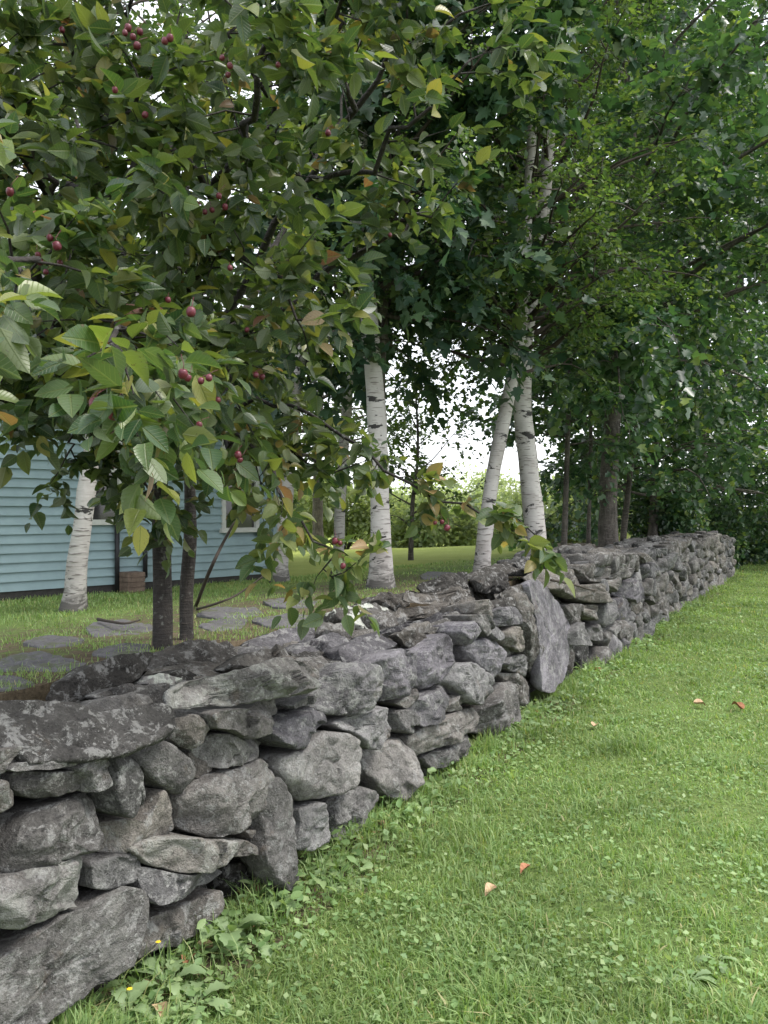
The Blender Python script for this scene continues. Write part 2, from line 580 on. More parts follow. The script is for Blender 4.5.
class Canopy:
    def __init__(self):
        self.P, self.D, self.L = [], [], []
        self.wood = MB()

    def twig(self, p, d, l):
        self.P.append(p); self.D.append(d); self.L.append(l)

    def sub(self, p, d, l, r, ntw, twl, tubes=True, droop=.1):
        d = d / (np.linalg.norm(d) + 1e-9)
        pts = [p]
        dd = d.copy()
        for k in range(3):
            dd = dd + rng.normal(0, .16, 3); dd[2] -= droop
            dd /= np.linalg.norm(dd)
            pts.append(pts[-1] + dd * l / 3)
        pts = np.array(pts)
        if tubes:
            self.wood.tube(pts, [r, r * .8, r * .55, r * .3], 4, False)
        for k in range(ntw):
            t = rng.uniform(.15, 1) * 3
            i = min(int(t), 2)
            q = pts[i] + (pts[i + 1] - pts[i]) * (t - i)
            dv = (pts[i + 1] - pts[i]); dv /= np.linalg.norm(dv) + 1e-9
            dv = dv + rng.normal(0, .65, 3)
            self.twig(q, dv, twl * rng.uniform(.6, 1.3))
        self.twig(pts[-1], dd, twl)

    def limb(self, path, r0, r1, every, sublen, subr, ntw, twl, start=.2, tubes=True, droop=.1, sides=7):
        path = np.asarray(path)
        n = len(path)
        self.wood.tube(path, np.linspace(r0, r1, n), sides, True, .12)
        seg = np.linalg.norm(np.diff(path, axis=0), axis=1)
        cum = np.concatenate([[0], np.cumsum(seg)])
        tot = cum[-1]
        d = start * tot
        while d < tot:
            i = min(np.searchsorted(cum, d) - 1, n - 2); i = max(i, 0)
            u = (d - cum[i]) / (seg[i] + 1e-9)
            p = path[i] + (path[i + 1] - path[i]) * u
            t = path[i + 1] - path[i]; t /= np.linalg.norm(t) + 1e-9
            v = rng.normal(0, 1, 3); v -= t * v.dot(t); v /= np.linalg.norm(v) + 1e-9
            v[2] *= .6
            self.sub(p, t * rng.uniform(.2, .9) + v, sublen * rng.uniform(.55, 1.25) * (1 - .35 * d / tot), subr, ntw, twl, tubes, droop)
            d += every * rng.uniform(.6, 1.4)
        self.sub(path[-1], path[-1] - path[-2], sublen * .7, subr, ntw, twl, tubes, droop)

    def crown(self, name, mat, parent, n, size, kind, **kw):
        P, D, L = np.array(self.P), np.array(self.D), np.array(self.L)
        if CLEAR_WALL[0]:
            s_, w_ = sw(P[:, 0], P[:, 1])
            ok = ~((w_ < .5) & (P[:, 2] < 2.6) & (s_ < 20.5))
            P, D, L = P[ok], D[ok], L[ok]
        V, Fc = spray(P, D, L, n, size, kind, **kw)
        o = np.array(parent.location)
        smooth_ = kind == 'maple'
        self.centres = V.reshape(-1, len(LEAF[kind][0]), 3).mean(1)
        return link(name, fast_mesh(name, V - o, Fc, smooth_, np.tile(LEAF[kind][0][:, :2], (len(V) // len(LEAF[kind][0]), 1)) if kind == 'ovate' else None), mat, parent, o)


TREES_N = [0]


def make_tree(name, label, cat, group, trunk, r0, r1, crown_t, limb_len, n_limbs, leaf, size, mat, bark, nleaf=7, every=.4, sublen=.8, ntw=5, twl=.35,
              el=(.15, .8), tubes=True, droop=.08, seed=1, shape=None, keep=None, lean_out=0.0, sides=12, sub_r=.008, updown=-.25, azbias=None):
    """trunk: list of points; limbs leave it from crown_t (0..1) to the top"""
    global rng
    old = rng
    rng = np.random.default_rng(seed)
    base = np.array(trunk[0], float)
    root = empty(name, base)
    tag(root, label, cat, group)
    path = resample(trunk, 26)
    rr = r0 + (r1 - r0) * np.linspace(0, 1, 26) ** .85
    rr[0] *= 1.6; rr[1] *= 1.22
    tb = MB()
    tb.tube(path, rr, sides, True, .2)
    tb.build('trunk', bark, root, True, base)
    cp = Canopy()
    az = rng.uniform(0, 6.28)
    for k in range(n_limbs):
        t = crown_t + (1 - crown_t) * (k + rng.uniform(0, .8)) / n_limbs
        t = min(t, .995)
        i = t * 25
        j = min(int(i), 24)
        p = path[j] + (path[j + 1] - path[j]) * (i - j)
        az += 2.4 + rng.uniform(-.5, .5)
        f = (t - crown_t) / (1 - crown_t)
        prof = shape(f) if shape else (math.sin(math.pi * (.22 + .72 * f)) ** .8)
        Lb = limb_len * prof * rng.uniform(.7, 1.2)
        e = el[0] + (el[1] - el[0]) * f + rng.uniform(-.15, .15)
        a_ = az
        if azbias is not None and rng.uniform() < .5:
            a_ = azbias + rng.normal(0, .6)
        d = np.array([math.cos(a_) * math.cos(e), math.sin(a_) * math.cos(e), math.sin(e)])
        pts = [p]
        m = 6
        for q in range(m):
            d = d + rng.normal(0, .10, 3); d[2] += (.05 if q < 3 else -droop)
            d /= np.linalg.norm(d)
            pts.append(pts[-1] + d * Lb / m)
        rb = max(r0 * .32 * (1 - .6 * f), .012)
        cp.limb(np.array(pts), rb, .006, every, sublen, sub_r, ntw, twl, .22, tubes, droop)
    cp.wood.build('branches', bark if bark is not M['birch'] else M['twig'], root, True, base)
    cp.crown('crown', mat, root, nleaf, size, leaf, updown=updown)
    rng = old
    return root


# ------------------------------------------------------------------ terrain
def build_ground():
    S = np.concatenate([np.linspace(-300, -40, 8)[:-1], np.linspace(-40, -8, 12)[:-1], np.arange(-8, 26, .25), np.linspace(26, 70, 30), np.linspace(80, 600, 10)])
    W = np.concatenate([np.linspace(-500, -30, 8)[:-1], np.linspace(-30, -6, 18)[:-1], np.arange(-6, .25, .2), [.4, .6, .78, .80, .81, .82, .83, .84, .86], np.arange(1.0, 14, .2), np.linspace(14.5, 60, 30), np.linspace(70, 600, 10)])
    SS, WW = np.meshgrid(S, W, indexing='ij')
    X = P0[0] + DW[0] * SS + BW[0] * WW
    Y = P0[1] + DW[1] * SS + BW[1] * WW
    Z = ground_z(X, Y)
    V = np.stack([X, Y, Z], -1).reshape(-1, 3)
    a, b = SS.shape
    idx = np.arange(a * b).reshape(a, b)
    Fc = np.stack([idx[:-1, :-1], idx[1:, :-1], idx[1:, 1:], idx[:-1, 1:]], -1).reshape(-1, 4)
    me = fast_mesh('ground', V, Fc, True)
    s, w = SS.ravel(), WW.ravel()
    bare = np.full(len(s), .18)
    bare = np.maximum(bare, (.55 + .30 * (1 - smooth(1.0, 1.4, w))) * (smooth(.6, .8, w) * (1 - smooth(2.2, 5.0, w)) * (1 - smooth(6, 9, s))))
    bare = np.maximum(bare, .75 * (1 - smooth(.05, .35, np.abs(w + .05))) * (w < .3))
    bare = np.maximum(bare, .7 * smooth(.5, 1, w) * smooth(8, 10, s) * (1 - smooth(-1, 1, w - .45 * (s - 6))))
    at_ = me.attributes.new('bare', 'FLOAT', 'POINT')
    at_.data.foreach_set('value', bare.astype(np.float32))
    field_sun = .9 * np.maximum(smooth(4.5, 6.5, w), smooth(2.6, 4.2, w) * smooth(3, 6, s)) * (s < 40)  # where the sunlit look of the field is put into the colour
    at_ = me.attributes.new('field_sun', 'FLOAT', 'POINT')
    at_.data.foreach_set('value', field_sun.astype(np.float32))
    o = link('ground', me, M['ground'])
    tag(o, kind='structure')


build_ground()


# ------------------------------------------------------------------ the dry stone wall
def chaikin(P, keep=.18):
    P = np.asarray(P, float)
    out = []
    n = len(P)
    for i in range(n):
        a, b = P[i], P[(i + 1) % n]
        out += [a + (b - a) * keep, b - (b - a) * keep]
    return np.array(out)


def boundary(P, n):
    P = np.asarray(P, float)
    Q = np.vstack([P, P[:1]])
    seg = np.linalg.norm(np.diff(Q, axis=0), axis=1)
    cum = np.concatenate([[0], np.cumsum(seg)])
    t = np.linspace(0, cum[-1], n, endpoint=False)
    return np.stack([np.interp(t, cum, Q[:, 0]), np.interp(t, cum, Q[:, 1])], -1)


def poly_area(P):
    x, y = P[:, 0], P[:, 1]
    return .5 * np.sum(x * np.roll(y, -1) - y * np.roll(x, -1))


def centroid(P):
    x, y = P[:, 0], P[:, 1]
    c = x * np.roll(y, -1) - y * np.roll(x, -1)
    a = c.sum() / 2
    if abs(a) < 1e-9: return P.mean(0)
    return np.array([((x + np.roll(x, -1)) * c).sum(), ((y + np.roll(y, -1)) * c).sum()]) / (6 * a)


def stone_geom(P2, depth, rs, n=48, rings=9, facet=.22, rounder=.5, rough=1.0, chips=None):
    """outline P2 (m,2) in the face plane, face towards +n; returns local (u, v, nrm)"""
    P2 = np.asarray(P2, float)
    if poly_area(P2) < 0: P2 = P2[::-1]
    size = math.sqrt(abs(poly_area(P2)))
    B = boundary(chaikin(P2, .06 + .12 * rounder), n)
    c = centroid(B)
    dist = np.linalg.norm(B - c, axis=1)
    inr = np.min(dist)
    rad = min(.05, .42 * inr) * (.08 + rounder ** 1.3)
    f0 = max(.35, 1 - 1.5 * rad / np.mean(dist))
    fs = np.concatenate([np.linspace(0, f0, rings // 2 + 1), f0 + (1 - f0) * np.sin(np.linspace(0, 1, rings - rings // 2)[1:] * math.pi / 2)])
    planes = []
    th = rs.uniform(0, 6.28)
    sl = rs.uniform(0, facet)
    planes.append((math.cos(th) * sl, math.sin(th) * sl, 0.0))
    nch = chips if chips is not None else rs.randint(3, 6)
    for k in range(nch):
        th = rs.uniform(0, 6.28)
        j = int(np.argmin(np.abs(np.angle(np.exp(1j * (np.arctan2(B[:, 1] - c[1], B[:, 0] - c[0]) - th))))))
        sl = rs.uniform(.3, .5 + 2.6 * facet)
        r = dist[j] * rs.uniform(.45, .92)
        planes.append((-math.cos(th) * sl, -math.sin(th) * sl, sl * r))
    V = [(c[0], c[1], 0)]
    for f in fs[1:]:
        x = max(f - f0, 0) / (1 - f0)
        h = rad * (math.sqrt(max(1 - x * x, 0)) - 1)
        ring = c + (B - c) * f
        V += [(q[0], q[1], h) for q in ring]
    nfr = len(fs) - 1
    for f, dz in ((1.004, .12), (.99, .35), (.95, .7), (.86, 1.0)):
        ring = c + (B - c) * f
        V += [(q[0], q[1], -rad - dz * depth) for q in ring]
    V.append((c[0], c[1], -rad - depth))
    V = np.array(V)
    front = 1 + nfr * n
    off = Vector((rs.uniform(0, 90), rs.uniform(0, 90), rs.uniform(0, 90)))
    wob = np.array([mnoise.noise(Vector((v[0] * 7, v[1] * 7, 0)) + off) for v in V[:front]]) * .05
    hh = np.full(front, 9.0)
    for a, b, d in planes:
        hh = np.minimum(hh, (V[:front, 0] - c[0] + wob) * a + (V[:front, 1] - c[1] - wob) * b + d)
    hh -= hh[0]
    hh = np.clip(hh, -min(.38 * size, .8 * depth + rad), .12)
    # fractured facets
    if n > 35:
        K = max(5, int(size / .055))
        sd = np.array([[rs.uniform(B[:, 0].min(), B[:, 0].max()), rs.uniform(B[:, 1].min(), B[:, 1].max())] for _ in range(K)])
        tl = np.array([[rs.gauss(0, .16), rs.gauss(0, .16), rs.gauss(0, .007)] for _ in range(K)]) * (1.25 - rounder) * min(1.0, max(.05, (facet - .06) / .16))
        PX = V[:front, :2] + np.stack([wob, np.roll(wob, 7)], -1) * 1.6
        d2 = ((PX[:, None, :] - sd[None]) ** 2).sum(-1)
        wgt = np.exp(-(d2 - d2.min(1, keepdims=True)) / (.00012 + .0006 * rounder))
        wgt /= wgt.sum(1, keepdims=True)
        pl = (PX[:, None, 0] - sd[None, :, 0]) * tl[None, :, 0] + (PX[:, None, 1] - sd[None, :, 1]) * tl[None, :, 1] + tl[None, :, 2]
        hh += np.clip((pl * wgt).sum(1), -.05, .03)
    push = .6 * rad - .75 * float(np.mean(hh[-n:]))
    V[:, 2] += push
    V[:front, 2] += hh
    rim = hh[-n:]
    for q, kq in enumerate((.75, .45, .15)):
        V[front + q * n:front + (q + 1) * n, 2] += rim * kq
    amp = rough * min(1.0, size / .3)
    lay = rs.uniform(0, 1) < .45
    ltilt = rs.uniform(-.15, .15)
    for i in range(len(V)):
        q = Vector(V[i]) + off
        d = mnoise.noise_vector(q * 5.0) * .007 + mnoise.noise_vector(q * 13) * .006 + mnoise.noise_vector(q * 33) * .0055
        V[i] += np.array(d) * amp
        rg = 1 - abs(mnoise.noise(q * 10)) * 2
        V[i, 2] -= amp * .016 * max(rg, 0) ** 3
        if lay:
            y = (V[i, 1] + ltilt * V[i, 0]) * 24 + 1.5 * mnoise.noise(q * 6)
            V[i, 2] += amp * .007 * ((y - math.floor(y)) - .5)
    Fc = []
    for j in range(n):
        Fc.append((0, 1 + j, 1 + (j + 1) % n))
    nr = nfr + 4
    for r in range(nr - 1):
        a = 1 + r * n
        for j in range(n):
            k = (j + 1) % n
            Fc.append((a + j, a + n + j, a + n + k, a + k))
    a = 1 + (nr - 1) * n
    for j in range(n):
        Fc.append((a + j, len(V) - 1, a + (j + 1) % n))
    return V, Fc, c


def face_point(px, py, back, lean, zb):
    """pixel ray against the (leaning) plane: w = back + lean*(z - zb)"""
    r = np.array([(px - 384) / F, 1.0, -(py - 512) / F])
    o = np.array([0, 0, CAM_H])
    nb = np.array([BW[0], BW[1], 0])
    k = np.dot(nb[:2], P0)
    # nb.(o + t r) - k = back + lean*(o.z + t r.z - zb)
    t = (back + lean * (o[2] - zb) + k - nb.dot(o)) / (nb.dot(r) - lean * r[2])
    return o + t * r


ZUP = np.array([0, 0, 1.])
D3 = np.array([DW[0], DW[1], 0])
B3 = np.array([BW[0], BW[1], 0])


def set_attrs(me, rv, tone, crust):
    n = len(me.vertices)
    for nm, v in (('rnd', rv), ('tone', tone), ('crust', crust)):
        a = me.attributes.new(nm, 'FLOAT', 'POINT')
        a.data.foreach_set('value', np.broadcast_to(np.asarray(v, np.float32), (n,)).copy())


# (outline in the photo, lean, set-back, depth, tone, rounder, facet, crust, tint or None, label or None)
ST = []


def st(poly, lean=.05, back=0.0, depth=.30, tone=.5, rounder=.35, facet=.25, crust=0, tint=None, label=None):
    ST.append((poly, lean, back, depth, tone, rounder, facet, crust, tint, label))


# --- cap stones and the lumps behind them
st([(-60, 700), (0, 700), (62, 700), (100, 711), (160, 705), (173, 712), (176, 727), (167, 737), (130, 752), (85, 757), (33, 760), (20, 750), (0, 744), (-60, 742)], 1.3, 0, .16, .27, .3, .1, 0, .1, 'broad flat dark cap slab at the near end')
st([(84, 711), (104, 698), (135, 692), (148, 697), (153, 703), (130, 715), (105, 716)], .6, .30, .14, .48, .6, .3, 0, .1)
st([(98, 694), (115, 686), (152, 684), (176, 689), (176, 706), (167, 714), (155, 710), (120, 702)], .6, .34, .22, .38, .3, .3, 0, .1)
st([(60, 699), (65, 680), (92, 664), (125, 656), (150, 655), (146, 668), (135, 684), (105, 692), (88, 700)], .8, .56, .3, .22, .4, .2, 0, .2)
st([(149, 682), (158, 673), (168, 675), (183, 680), (178, 687), (160, 686)], .5, .42, .1, 1.0, .5, .4, 1, .1, 'small whitish stone on top of the wall')
st([(138, 672), (150, 655), (185, 641), (220, 643), (250, 650), (244, 667), (215, 684), (200, 678), (180, 669), (150, 666)], .8, .62, .3, .25, .4, .4, 0, .2)
st([(160, 676), (185, 668), (214, 682), (205, 692), (175, 694), (160, 688)], .3, .5, .2, .12, .4, .4, 0, .2)
st([(174, 708), (176, 691), (192, 681), (250, 667), (277, 658), (312, 657), (334, 669), (327, 681), (306, 696), (287, 697), (250, 702), (234, 705), (205, 707)], .45, 0, .42, .50, .4, .25, .25, .1, 'long lichen spotted cap stone')
st([(244, 660), (250, 640), (273, 630), (300, 629), (331, 631), (310, 640), (285, 648)], 2.2, .62, .10, .42, .25, .12, 0, .8)
st([(225, 668), (245, 655), (262, 648), (292, 650), (300, 655), (275, 659), (250, 667)], 1.5, .42, .12, .36, .3, .3, 0, .4)
st([(290, 655), (302, 642), (331, 634), (345, 646), (343, 659), (330, 662), (312, 657)], 1.2, .36, .14, .42, .3, .3, 0, .8)
st([(337, 649), (352, 641), (379, 630), (399, 643), (393, 648), (369, 658), (344, 662)], 1.2, .22, .12, .40, .2, .12, 0, .85)
st([(330, 612), (342, 608), (373, 600), (404, 611), (404, 622), (374, 631), (335, 621)], 1.1, .56, .14, .2, .2, .1, 1.0, .2, 'dark cap block with round pale lichen patches on top')
st([(398, 634), (404, 630), (420, 634), (437, 630), (437, 636), (425, 650), (412, 646)], .4, .16, .18, .24, .2, .4, 0, .3)
st([(381, 633), (400, 625), (425, 618), (456, 613), (472, 609), (472, 621), (463, 636), (450, 630), (437, 628), (420, 634), (403, 630)], .8, .18, .25, .34, .25, .2, 0, .8)
st([(400, 612), (410, 606), (447, 604), (466, 596), (474, 602), (471, 609), (446, 616), (410, 618)], .5, .42, .16, .30, .6, .15, 0, .3)
st([(407, 600), (410, 589), (424, 591), (470, 590), (499, 591), (501, 598), (476, 601), (441, 604)], .7, .50, .2, .30, .25, .15, 0, .3)
st([(424, 585), (430, 580), (441, 577), (470, 578), (481, 583), (479, 591), (432, 592)], .9, .56, .14, .18, .4, .15, 0, .4)
st([(478, 578), (486, 573), (504, 572), (513, 583), (508, 594), (484, 592)], .4, .36, .22, .26, .4, .4, 0, .2)
st([(462, 577), (482, 567), (503, 562), (533, 568), (512, 573), (480, 578)], 2.0, .55, .08, .22, .25, .15, 0, .3)
st([(366, 603), (380, 594), (408, 592), (412, 604), (400, 610), (378, 602)], 1.0, .66, .14, .2, .3, .2, 0, .3)
# --- the face, near end
st([(174, 738), (180, 718), (197, 713), (209, 728), (203, 743), (192, 751), (182, 747)], .05, .05, .3, .48, .7, .15)
st([(203, 712), (250, 707), (275, 699), (293, 697), (294, 713), (271, 729), (247, 741), (224, 730), (210, 729)], .05, 0, .34, .46, .25, .35)
st([(295, 706), (322, 685), (325, 689), (313, 703), (298, 710)], .05, .05, .25, .48, .5)
st([(199, 752), (201, 745), (220, 731), (245, 742), (267, 732), (275, 741), (263, 755), (238, 766), (211, 769)], .05, .01, .3, .54, .35, .3)
st([(193, 754), (199, 751), (211, 769), (200, 780), (194, 778), (196, 765)], .05, .04, .25, .34, .3)
st([(140, 752), (165, 739), (186, 750), (197, 765), (193, 780), (181, 797), (162, 788), (148, 772)], .05, .02, .3, .44, .75, .15)
st([(114, 757), (133, 755), (150, 775), (152, 794), (146, 808), (135, 821), (117, 815), (112, 793), (116, 771)], .05, .03, .3, .40, .6, .25)
st([(96, 851), (104, 829), (120, 818), (135, 821), (147, 806), (154, 788), (170, 790), (187, 806), (189, 815), (172, 830), (141, 849), (112, 857)], .05, .02, .34, .5, .55, .3)
st([(-1, 875), (2, 858), (10, 840), (25, 823), (48, 807), (79, 797), (108, 790), (112, 801), (104, 830), (99, 845), (80, 853), (40, 866), (10, 877)], .05, .01, .34, .46, .45, .3)
st([(18, 788), (19, 776), (28, 771), (75, 770), (88, 777), (86, 787), (70, 793), (40, 800), (25, 797)], .05, .02, .3, .44, .5, .25)
st([(77, 770), (87, 757), (112, 756), (115, 768), (114, 783), (100, 792), (88, 794), (88, 780)], .05, .0, .3, .48, .4, .25)
st([(14, 770), (25, 763), (60, 758), (84, 756), (86, 760), (77, 766), (45, 770), (21, 772)], .1, 0, .25, .44, .35, .15)
st([(-14, 752), (10, 748), (18, 745), (26, 748), (24, 762), (16, 770), (2, 775), (-14, 776)], .05, .04, .25, .5, .5)
st([(-22, 782), (0, 779), (10, 781), (19, 793), (15, 806), (0, 815), (-22, 817)], .05, .02, .3, .44, .6)
st([(-40, 886), (0, 876), (20, 871), (50, 862), (90, 854), (92, 866), (90, 890), (85, 905), (65, 914), (45, 924), (0, 929), (-40, 932)], .05, -.01, .34, .54, .35, .3, .2, .1)
st([(92, 864), (110, 857), (140, 851), (149, 859), (147, 872), (135, 883), (104, 891), (92, 890)], .05, .02, .3, .46, .7, .2)
st([(-50, 990), (0, 955), (62, 917), (90, 905), (115, 890), (133, 883), (150, 893), (147, 922), (140, 943), (138, 962), (104, 985), (70, 1010), (36, 1040), (-50, 1090)], .12, -.03, .28, .36, .2, .1, .08, .1, 'large tilted slab at the foot of the near end')
st([(137, 853), (160, 840), (193, 836), (225, 841), (253, 841), (268, 848), (272, 855), (250, 858), (235, 861), (212, 871), (185, 874), (160, 868), (147, 861)], .05, -.02, .3, .56, .5, .25, .2)
st([(148, 867), (182, 875), (226, 868), (232, 875), (210, 887), (187, 896), (152, 907), (148, 890)], .05, .01, .3, .44, .3, .2)
st([(141, 942), (149, 921), (180, 906), (213, 892), (228, 890), (231, 901), (217, 913), (204, 928), (185, 942), (142, 962)], .1, -.02, .3, .46, .4, .25)
st([(228, 864), (262, 858), (267, 880), (264, 898), (237, 910), (224, 892)], .05, .14, .2, .16, .3)
st([(185, 800), (200, 785), (213, 774), (240, 768), (262, 757), (272, 762), (277, 774), (271, 785), (266, 800), (262, 815), (265, 826), (245, 830), (215, 838), (193, 834), (188, 815)], .05, 0, .34, .54, .25, .4)
st([(267, 808), (272, 783), (280, 775), (293, 792), (302, 807), (301, 818), (295, 828), (294, 850), (299, 878), (297, 893), (283, 892), (270, 870), (264, 855), (268, 833)], .12, -.07, .16, .54, .25, .12, 0, .1, 'narrow pointed slab standing on end')
st([(247, 831), (266, 828), (268, 836), (256, 842)], .05, .03, .2, .5, .5)
st([(282, 771), (284, 757), (303, 749), (326, 731), (347, 732), (362, 745), (369, 762), (367, 775), (357, 785), (328, 798), (306, 802), (293, 790)],    .05, -.02, .36, .74, .7, .12, 0, .1, 'big pale rounded boulder')
st([(271, 732), (294, 717), (317, 708), (331, 713), (330, 722), (304, 748), (290, 750), (275, 743)], .05, .02, .3, .5, .55, .25, 0, .8)
st([(314, 705), (333, 676), (352, 661), (365, 664), (384, 690), (382, 702), (355, 716), (333, 718)], .1, 0, .34, .56, .45, .3, .15, .72)
st([(331, 724), (355, 714), (379, 707), (400, 707), (402, 720), (394, 734), (375, 750), (362, 747), (354, 737)], .05, .01, .32, .58, .55, .2)
st([(301, 809), (320, 801), (330, 811), (331, 838), (312, 853), (295, 849), (302, 827)], .05, .01, .3, .5, .35, .3)
st([(329, 800), (364, 785), (382, 800), (375, 813), (357, 837), (343, 844), (331, 840)], .05, .01, .3, .5, .4, .4)
st([(369, 757), (391, 741), (410, 737), (417, 752), (418, 780), (396, 801), (383, 795), (370, 775)], .05, 0, .32, .58, .4, .3)
st([(366, 664), (382, 655), (401, 647), (417, 652), (425, 664), (423, 684), (404, 696), (387, 703), (384, 688), (375, 672)], .12, 0, .34, .6, .55, .2, 0, .85)
st([(423, 668), (424, 654), (436, 637), (445, 632), (453, 638), (457, 660), (448, 673), (428, 691), (422, 685)], .1, .01, .32, .58, .5, .2, 0, .95)
st([(455, 665), (472, 661), (486, 672), (495, 690), (492, 700), (480, 707), (467, 703), (463, 694), (451, 680)], .05, -.01, .32, .62, .6, .15)
st([(447, 709), (457, 694), (466, 698), (464, 707), (451, 713)], .05, .0, .2, .56, .5)
st([(415, 703), (432, 692), (449, 684), (458, 689), (446, 711), (431, 724), (420, 728), (415, 715)], .05, .02, .3, .54, .4, .3, 0, .75)
st([(401, 711), (415, 708), (420, 723), (415, 735), (403, 733)], .05, .02, .3, .52, .5)
st([(397, 704), (410, 696), (422, 688), (417, 702), (408, 709)], .05, .04, .2, .46, .4)
st([(415, 737), (430, 727), (459, 711), (478, 706), (482, 713), (474, 728), (442, 748), (420, 762), (415, 748)], .05, .0, .32, .58, .4, .25)
st([(432, 758), (450, 745), (470, 732), (477, 742), (455, 763), (438, 772)], .05, .02, .25, .5, .4)
st([(477, 734), (485, 710), (495, 692), (503, 680), (516, 690), (519, 706), (510, 722), (499, 736)], .1, .0, .3, .52, .35, .35)
st([(505, 672), (518, 673), (528, 681), (532, 694), (527, 704), (519, 706), (514, 690)], .1, .02, .3, .5, .4)
st([(472, 648), (478, 639), (493, 637), (503, 648), (505, 662), (494, 681), (483, 671), (475, 658)], .05, .0, .3, .62, .5, .15, 0, .9)
st([(467, 633), (468, 625), (476, 620), (480, 629), (477, 640), (472, 647)], .05, .02, .3, .6, .5, .2, 0, .9)
st([(478, 614), (487, 614), (493, 623), (491, 631), (485, 638), (481, 629)], .05, .02, .3, .46, .4)
st([(491, 629), (499, 626), (505, 631), (503, 639), (495, 641)], .05, .0, .25, .52, .5)
st([(503, 634), (510, 625), (519, 629), (528, 642), (527, 651), (518, 653), (506, 645)], .05, .0, .3, .54, .5)
st([(475, 600), (498, 599), (498, 611), (491, 620), (476, 613)], .2, .06, .3, .4, .4)
st([(492, 624), (497, 608), (519, 605), (523, 615), (521, 625), (504, 627)], .2, .02, .3, .46, .4, .3, 0, .75)
st([(498, 599), (514, 597), (523, 601), (520, 607), (498, 608)], .5, .1, .25, .34, .3)
st([(501, 646), (512, 647), (515, 655), (505, 657)], .05, .02, .25, .5, .4)
st([(504, 665), (507, 657), (520, 654), (527, 658), (532, 668), (525, 678), (512, 671)], .05, .0, .3, .54, .45)
st([(524, 582), (528, 577), (535, 578), (549, 589), (561, 606), (570, 622), (574, 645), (572, 664), (567, 681), (557, 695), (544, 693), (541, 668), (539, 640), (534, 615), (528, 598)], .12, -.02, .12, .68, .08, .06, 0, .97, 'tall pale slab standing upright against the face')
st([(512, 592), (522, 582), (528, 600), (534, 625), (538, 650), (540, 680), (534, 672), (528, 645), (520, 620)], .1, .03, .2, .42, .3, .2)
# --- further along
st([(527, 577), (545, 567), (579, 573), (585, 584), (581, 598), (567, 599), (551, 590)], .4, .05, .4, .5, .45, .25)
st([(522, 562), (537, 552), (551, 555), (546, 568), (530, 569)], .6, .45, .25, .2, .4)
st([(549, 564), (557, 555), (573, 569), (562, 571), (551, 569)], .4, .3, .25, .18, .3)
st([(561, 561), (567, 552), (593, 552), (596, 561), (585, 567), (572, 567)], .8, .35, .3, .3, .4)
st([(573, 567), (593, 566), (602, 575), (602, 584), (587, 582), (581, 573)], .3, .06, .35, .46, .4)
st([(584, 585), (599, 583), (615, 594), (608, 603), (593, 603), (582, 594)], .1, 0, .35, .5, .5)
st([(575, 550), (587, 544), (600, 549), (612, 553), (600, 556), (588, 553)], .8, .5, .25, .3, .4)
st([(603, 559), (618, 554), (622, 563), (608, 568)], .4, .15, .3, .4, .4)
st([(606, 566), (628, 562), (637, 567), (636, 577), (623, 579), (610, 577)], .2, .04, .35, .46, .4)
st([(604, 580), (617, 579), (621, 588), (614, 593)], .1, .02, .3, .5, .4)
st([(624, 582), (634, 577), (641, 593), (647, 604), (636, 606), (624, 596)], .05, -.02, .35, .40, .3, .15, 0, .99)
st([(603, 604), (616, 596), (619, 610), (616, 619), (604, 627)], .05, 0, .35, .52, .3)
st([(619, 596), (630, 602), (632, 612), (630, 622), (619, 627), (617, 612)], .05, .01, .35, .48, .4, .2, 0, .8)
st([(580, 605), (592, 604), (600, 610), (600, 621), (590, 620), (581, 612)], .05, .01, .35, .5, .5)
st([(567, 605), (579, 603), (581, 613), (580, 625), (572, 630), (569, 618)], .05, .03, .35, .46, .4)
st([(573, 634), (580, 621), (589, 630), (592, 642), (583, 646), (574, 646)], .05, .0, .35, .5, .4)
st([(592, 628), (600, 622), (604, 632), (598, 642), (593, 640)], .05, .02, .3, .5, .5)

wall_root = empty('stone_wall', (P0[0], P0[1], 0))
tag(wall_root, 'long dry stone wall of grey fieldstones between the lawn and the raised terrace', 'stone wall', kind='thing')

